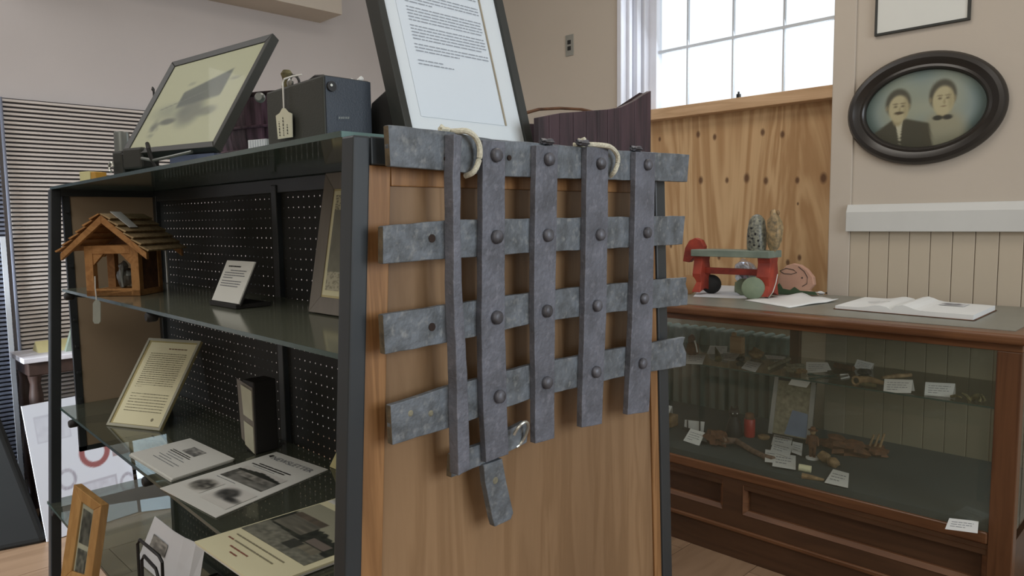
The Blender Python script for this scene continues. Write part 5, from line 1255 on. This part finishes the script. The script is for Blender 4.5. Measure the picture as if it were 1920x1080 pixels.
tag(MB().tube([onc(1548,551)+Vector((0,0,.004)), onc(1566,552)+Vector((0,0,.004)), onc(1584,553)+Vector((0,0,.003))], [.003,.008,.003], 7).build('dark_pen_knife', M['dark'], None, smooth=True), 'flat dark object beside white scrap on the counter', 'tool')

# ================================================================== ON THE WALLS
def ell(cx, cz, a, b, n, y): return [Vector((cx + a*math.cos(t_), y, cz + b*math.sin(t_))) for t_ in [2*PI*i/n for i in range(n)]]
oc = ((at(1590,210,1,YB-.02).x + at(1891,168,1,YB-.02).x)/2, (at(1733,97,1,YB-.02).z + at(1747,307,1,YB-.02).z)/2)
oa = (at(1891,168,1,YB-.02).x - at(1590,210,1,YB-.02).x)/2; ob = (at(1733,97,1,YB-.02).z - at(1747,307,1,YB-.02).z)/2
t = thing('oval_portrait', 'oval dark framed antique portrait of a man and woman on wall', 'portrait', Vector((oc[0], YB, oc[1])))
prof = [(0, 0), (0, -.022), (.010, -.034), (.026, -.036), (.040, -.026), (.052, -.020), (.062, -.024), (.068, -.020), (.074, -.008), (.074, 0)]
mb = MB(); n = 72; vs = []
for (ins, dy) in prof: vs += ell(oc[0], oc[1], oa-ins, ob-ins, n, YB+dy)
fs = []
for i in range(len(prof)-1):
    for k in range(n): fs.append((i*n+k, i*n+(k+1)%n, (i+1)*n+(k+1)%n, (i+1)*n+k))
mb.add(vs, fs); mb.build('oval_frame', M['oval'], t, smooth=True)
ia, ib = oa-.070, ob-.070
nr, nt_ = 46, 120; mb = MB(); vs = [Vector((oc[0], YB-.012, oc[1]))]; uv = [(0, 0)]
for i in range(1, nr+1):
    for k in range(nt_):
        r = i/nr; a = 2*PI*k/nt_; vs.append(Vector((oc[0]+ia*r*math.cos(a), YB-.006-.006*(1-r*r), oc[1]+ib*r*math.sin(a)))); uv.append((r*math.cos(a), r*math.sin(a)))
fs = [(0, 1+k, 1+(k+1)%nt_) for k in range(nt_)]
for i in range(nr-1):
    for k in range(nt_): fs.append((1+i*nt_+k, 1+(i+1)*nt_+k, 1+(i+1)*nt_+(k+1)%nt_, 1+i*nt_+(k+1)%nt_))
mb.add(vs, fs); po = mb.build('portrait_print', M['portrait'], t, smooth=True)
ca_ = po.data.color_attributes.new('ink', 'FLOAT_COLOR', 'POINT')
def portrait(x, y):
    c = mixc((104, 128, 136), (136, 150, 148), vn(x*2+5, y*3+2)); c = mixc(c, (96, 118, 124), .6*sm(.2, 1, y))
    c = mixc(c, (72, 88, 84), sm(.72, 1.0, math.hypot(x, y)))
    c = mixc(c, (176, 172, 140), .6*blob(x, y, -.36, .12, .40, .75, .6)); c = mixc(c, (178, 172, 142), .55*blob(x, y, .34, .2, .38, .75, .6))
    # woman's pale dress
    c = mixc(c, (156, 150, 124), .85*blob(x, y, .34, -.62, .36, .50, .35)); c = mixc(c, (110,112,94), .4*sm(-.55,-.95,y)*sm(.0,.3,x))
    # man's jacket
    dx_ = x+.40; jk = sm(-.03, .05, (-.20 - (.95 if dx_ < 0 else .42)*max(0, abs(dx_)-.10)) - y) * sm(.06, .0, x-.03-.12*y*-1); c = mixc(c, (70, 66, 52), .92*jk)
    sh = sm(0, .02, .10*(1-( -.05-y)/.9) - abs(x+.39+.03*(y+.5))) * sm(-.18, -.24, y); c = mixc(c, (206, 202, 176), .9*sh)
    # necks and heads
    for (hx_, hy_, rx, ry) in ((-.42, .13, .20, .42), (.31, .22, .20, .44)):
        c = mixc(c, (164, 152, 118), blob(x, y, hx_, hy_-.34, .085, .18, .3))
        c = mixc(c, (72, 68, 54), .9*blob(x, y, hx_, hy_+.07, rx*1.07, ry*.90, .14))
        c = mixc(c, (184, 174, 138), blob(x, y, hx_+.012, hy_-.07, rx*.88, ry*.84, .14))
        for s in (-1, 1):
            c = mixc(c, (92, 82, 64), .8*blob(x, y, hx_+s*.062+.02, hy_-.01, .030, .026, .6)); c = mixc(c, (108, 96, 74), .7*blob(x, y, hx_+s*.062+.02, hy_+.06, .046, .018, .6))
            c = mixc(c, (150, 138, 106), .7*blob(x, y, hx_+s*rx*.97, hy_-.03, .02, .07, .4))
        c = mixc(c, (150, 138, 104), .7*blob(x, y, hx_+.03, hy_-.10, .018, .07, .6))
        c = mixc(c, (116, 92, 72), .7*blob(x, y, hx_+.02, hy_-.21, .045, .014, .6))
        c = mixc(c, (150,138,104), .45*blob(x, y, hx_+.13, hy_-.05, .04, .25, .7))
    c = mixc(c, (72, 62, 46), .85*blob(x, y, -.40, -.05, .080, .038, .4))       # moustache
    for s in (-1, 1): c = mixc(c, (54, 52, 44), .92*blob(x, y, .32+s*.078, -.27, .078, .062, .3))     # bow
    return c
for k, (x, y) in enumerate(uv): ca_.data[k].color = lin(*portrait(x, y))
mb = MB(); vs = []
for i in range(0, 9):
    r = i/8; vs += ell(oc[0], oc[1], ia*max(r,.01), ib*max(r,.01), 48, YB-.012-.010*(1-r*r))
mb.add(vs, [(i*48+k, (i+1)*48+k, (i+1)*48+(k+1)%48, i*48+(k+1)%48) for i in range(8) for k in range(48)]); mb.build('domed_glass', M['clear'], t, smooth=True)
# framed certificate at top right
fl_, fr_ = at(1640,40,1,YB-.015).x, at(1819,20,1,YB-.015).x; fb = at(1640,68,1,YB-.015).z
q = [Vector((fl_, YB-.015, fb)), Vector((fr_, YB-.015, fb)), Vector((fr_, YB-.015, fb+.46)), Vector((fl_, YB-.015, fb+.46))]
t = thing('framed_certificate', 'thin black framed white certificate above the oval portrait', 'framed certificate', q[0])
mb, inn = frame_mb(q, .010, .015); mb.build('frame', M['blkframe'], t, bevel=.001)
slab(inn, .002, -.004).build('paper', M['paper'], t)
dashes(inn, [(.2,.62,.335)], .006, 3, off=-.0035, gap=.0, wl=(.1,.2)).build('signature_line', M['inkd'], t)
dashes(inn, [(.18,.8,.42),(.2,.5,.375),(.18,.8,.5),(.18,.8,.55)], .008, 4, off=-.0035).build('printed_text', M['ink'], t)
# switch plate on the rear wall
a, b = at(1060,67,1,YB-.004), at(1075,103,1,YB-.004)
t = thing('switch_plate', 'small grey metal outlet plate on wall left of the window', 'switch', Vector(((a.x+b.x)/2, YB, (a.z+b.z)/2)))
MB().box((a.x, YB-.005, b.z), (b.x, YB, a.z)).build('plate', M['switch'], t, bevel=.0015)
cx_, cz_ = (a.x+b.x)/2, (a.z+b.z)/2
for s in (-1, 1): MB().box((cx_-.013, YB-.008, cz_+s*.018-.012), (cx_+.013, YB-.005, cz_+s*.018+.012)).build('socket', M['dark'], t, bevel=.002)

for o in bpy.data.objects:
    if o.name.split('.')[0] in ('printed_text', 'heading_print', 'typed_text', 'written_lines', 'handwriting', 'name_print'): o['kind'] = 'stuff'
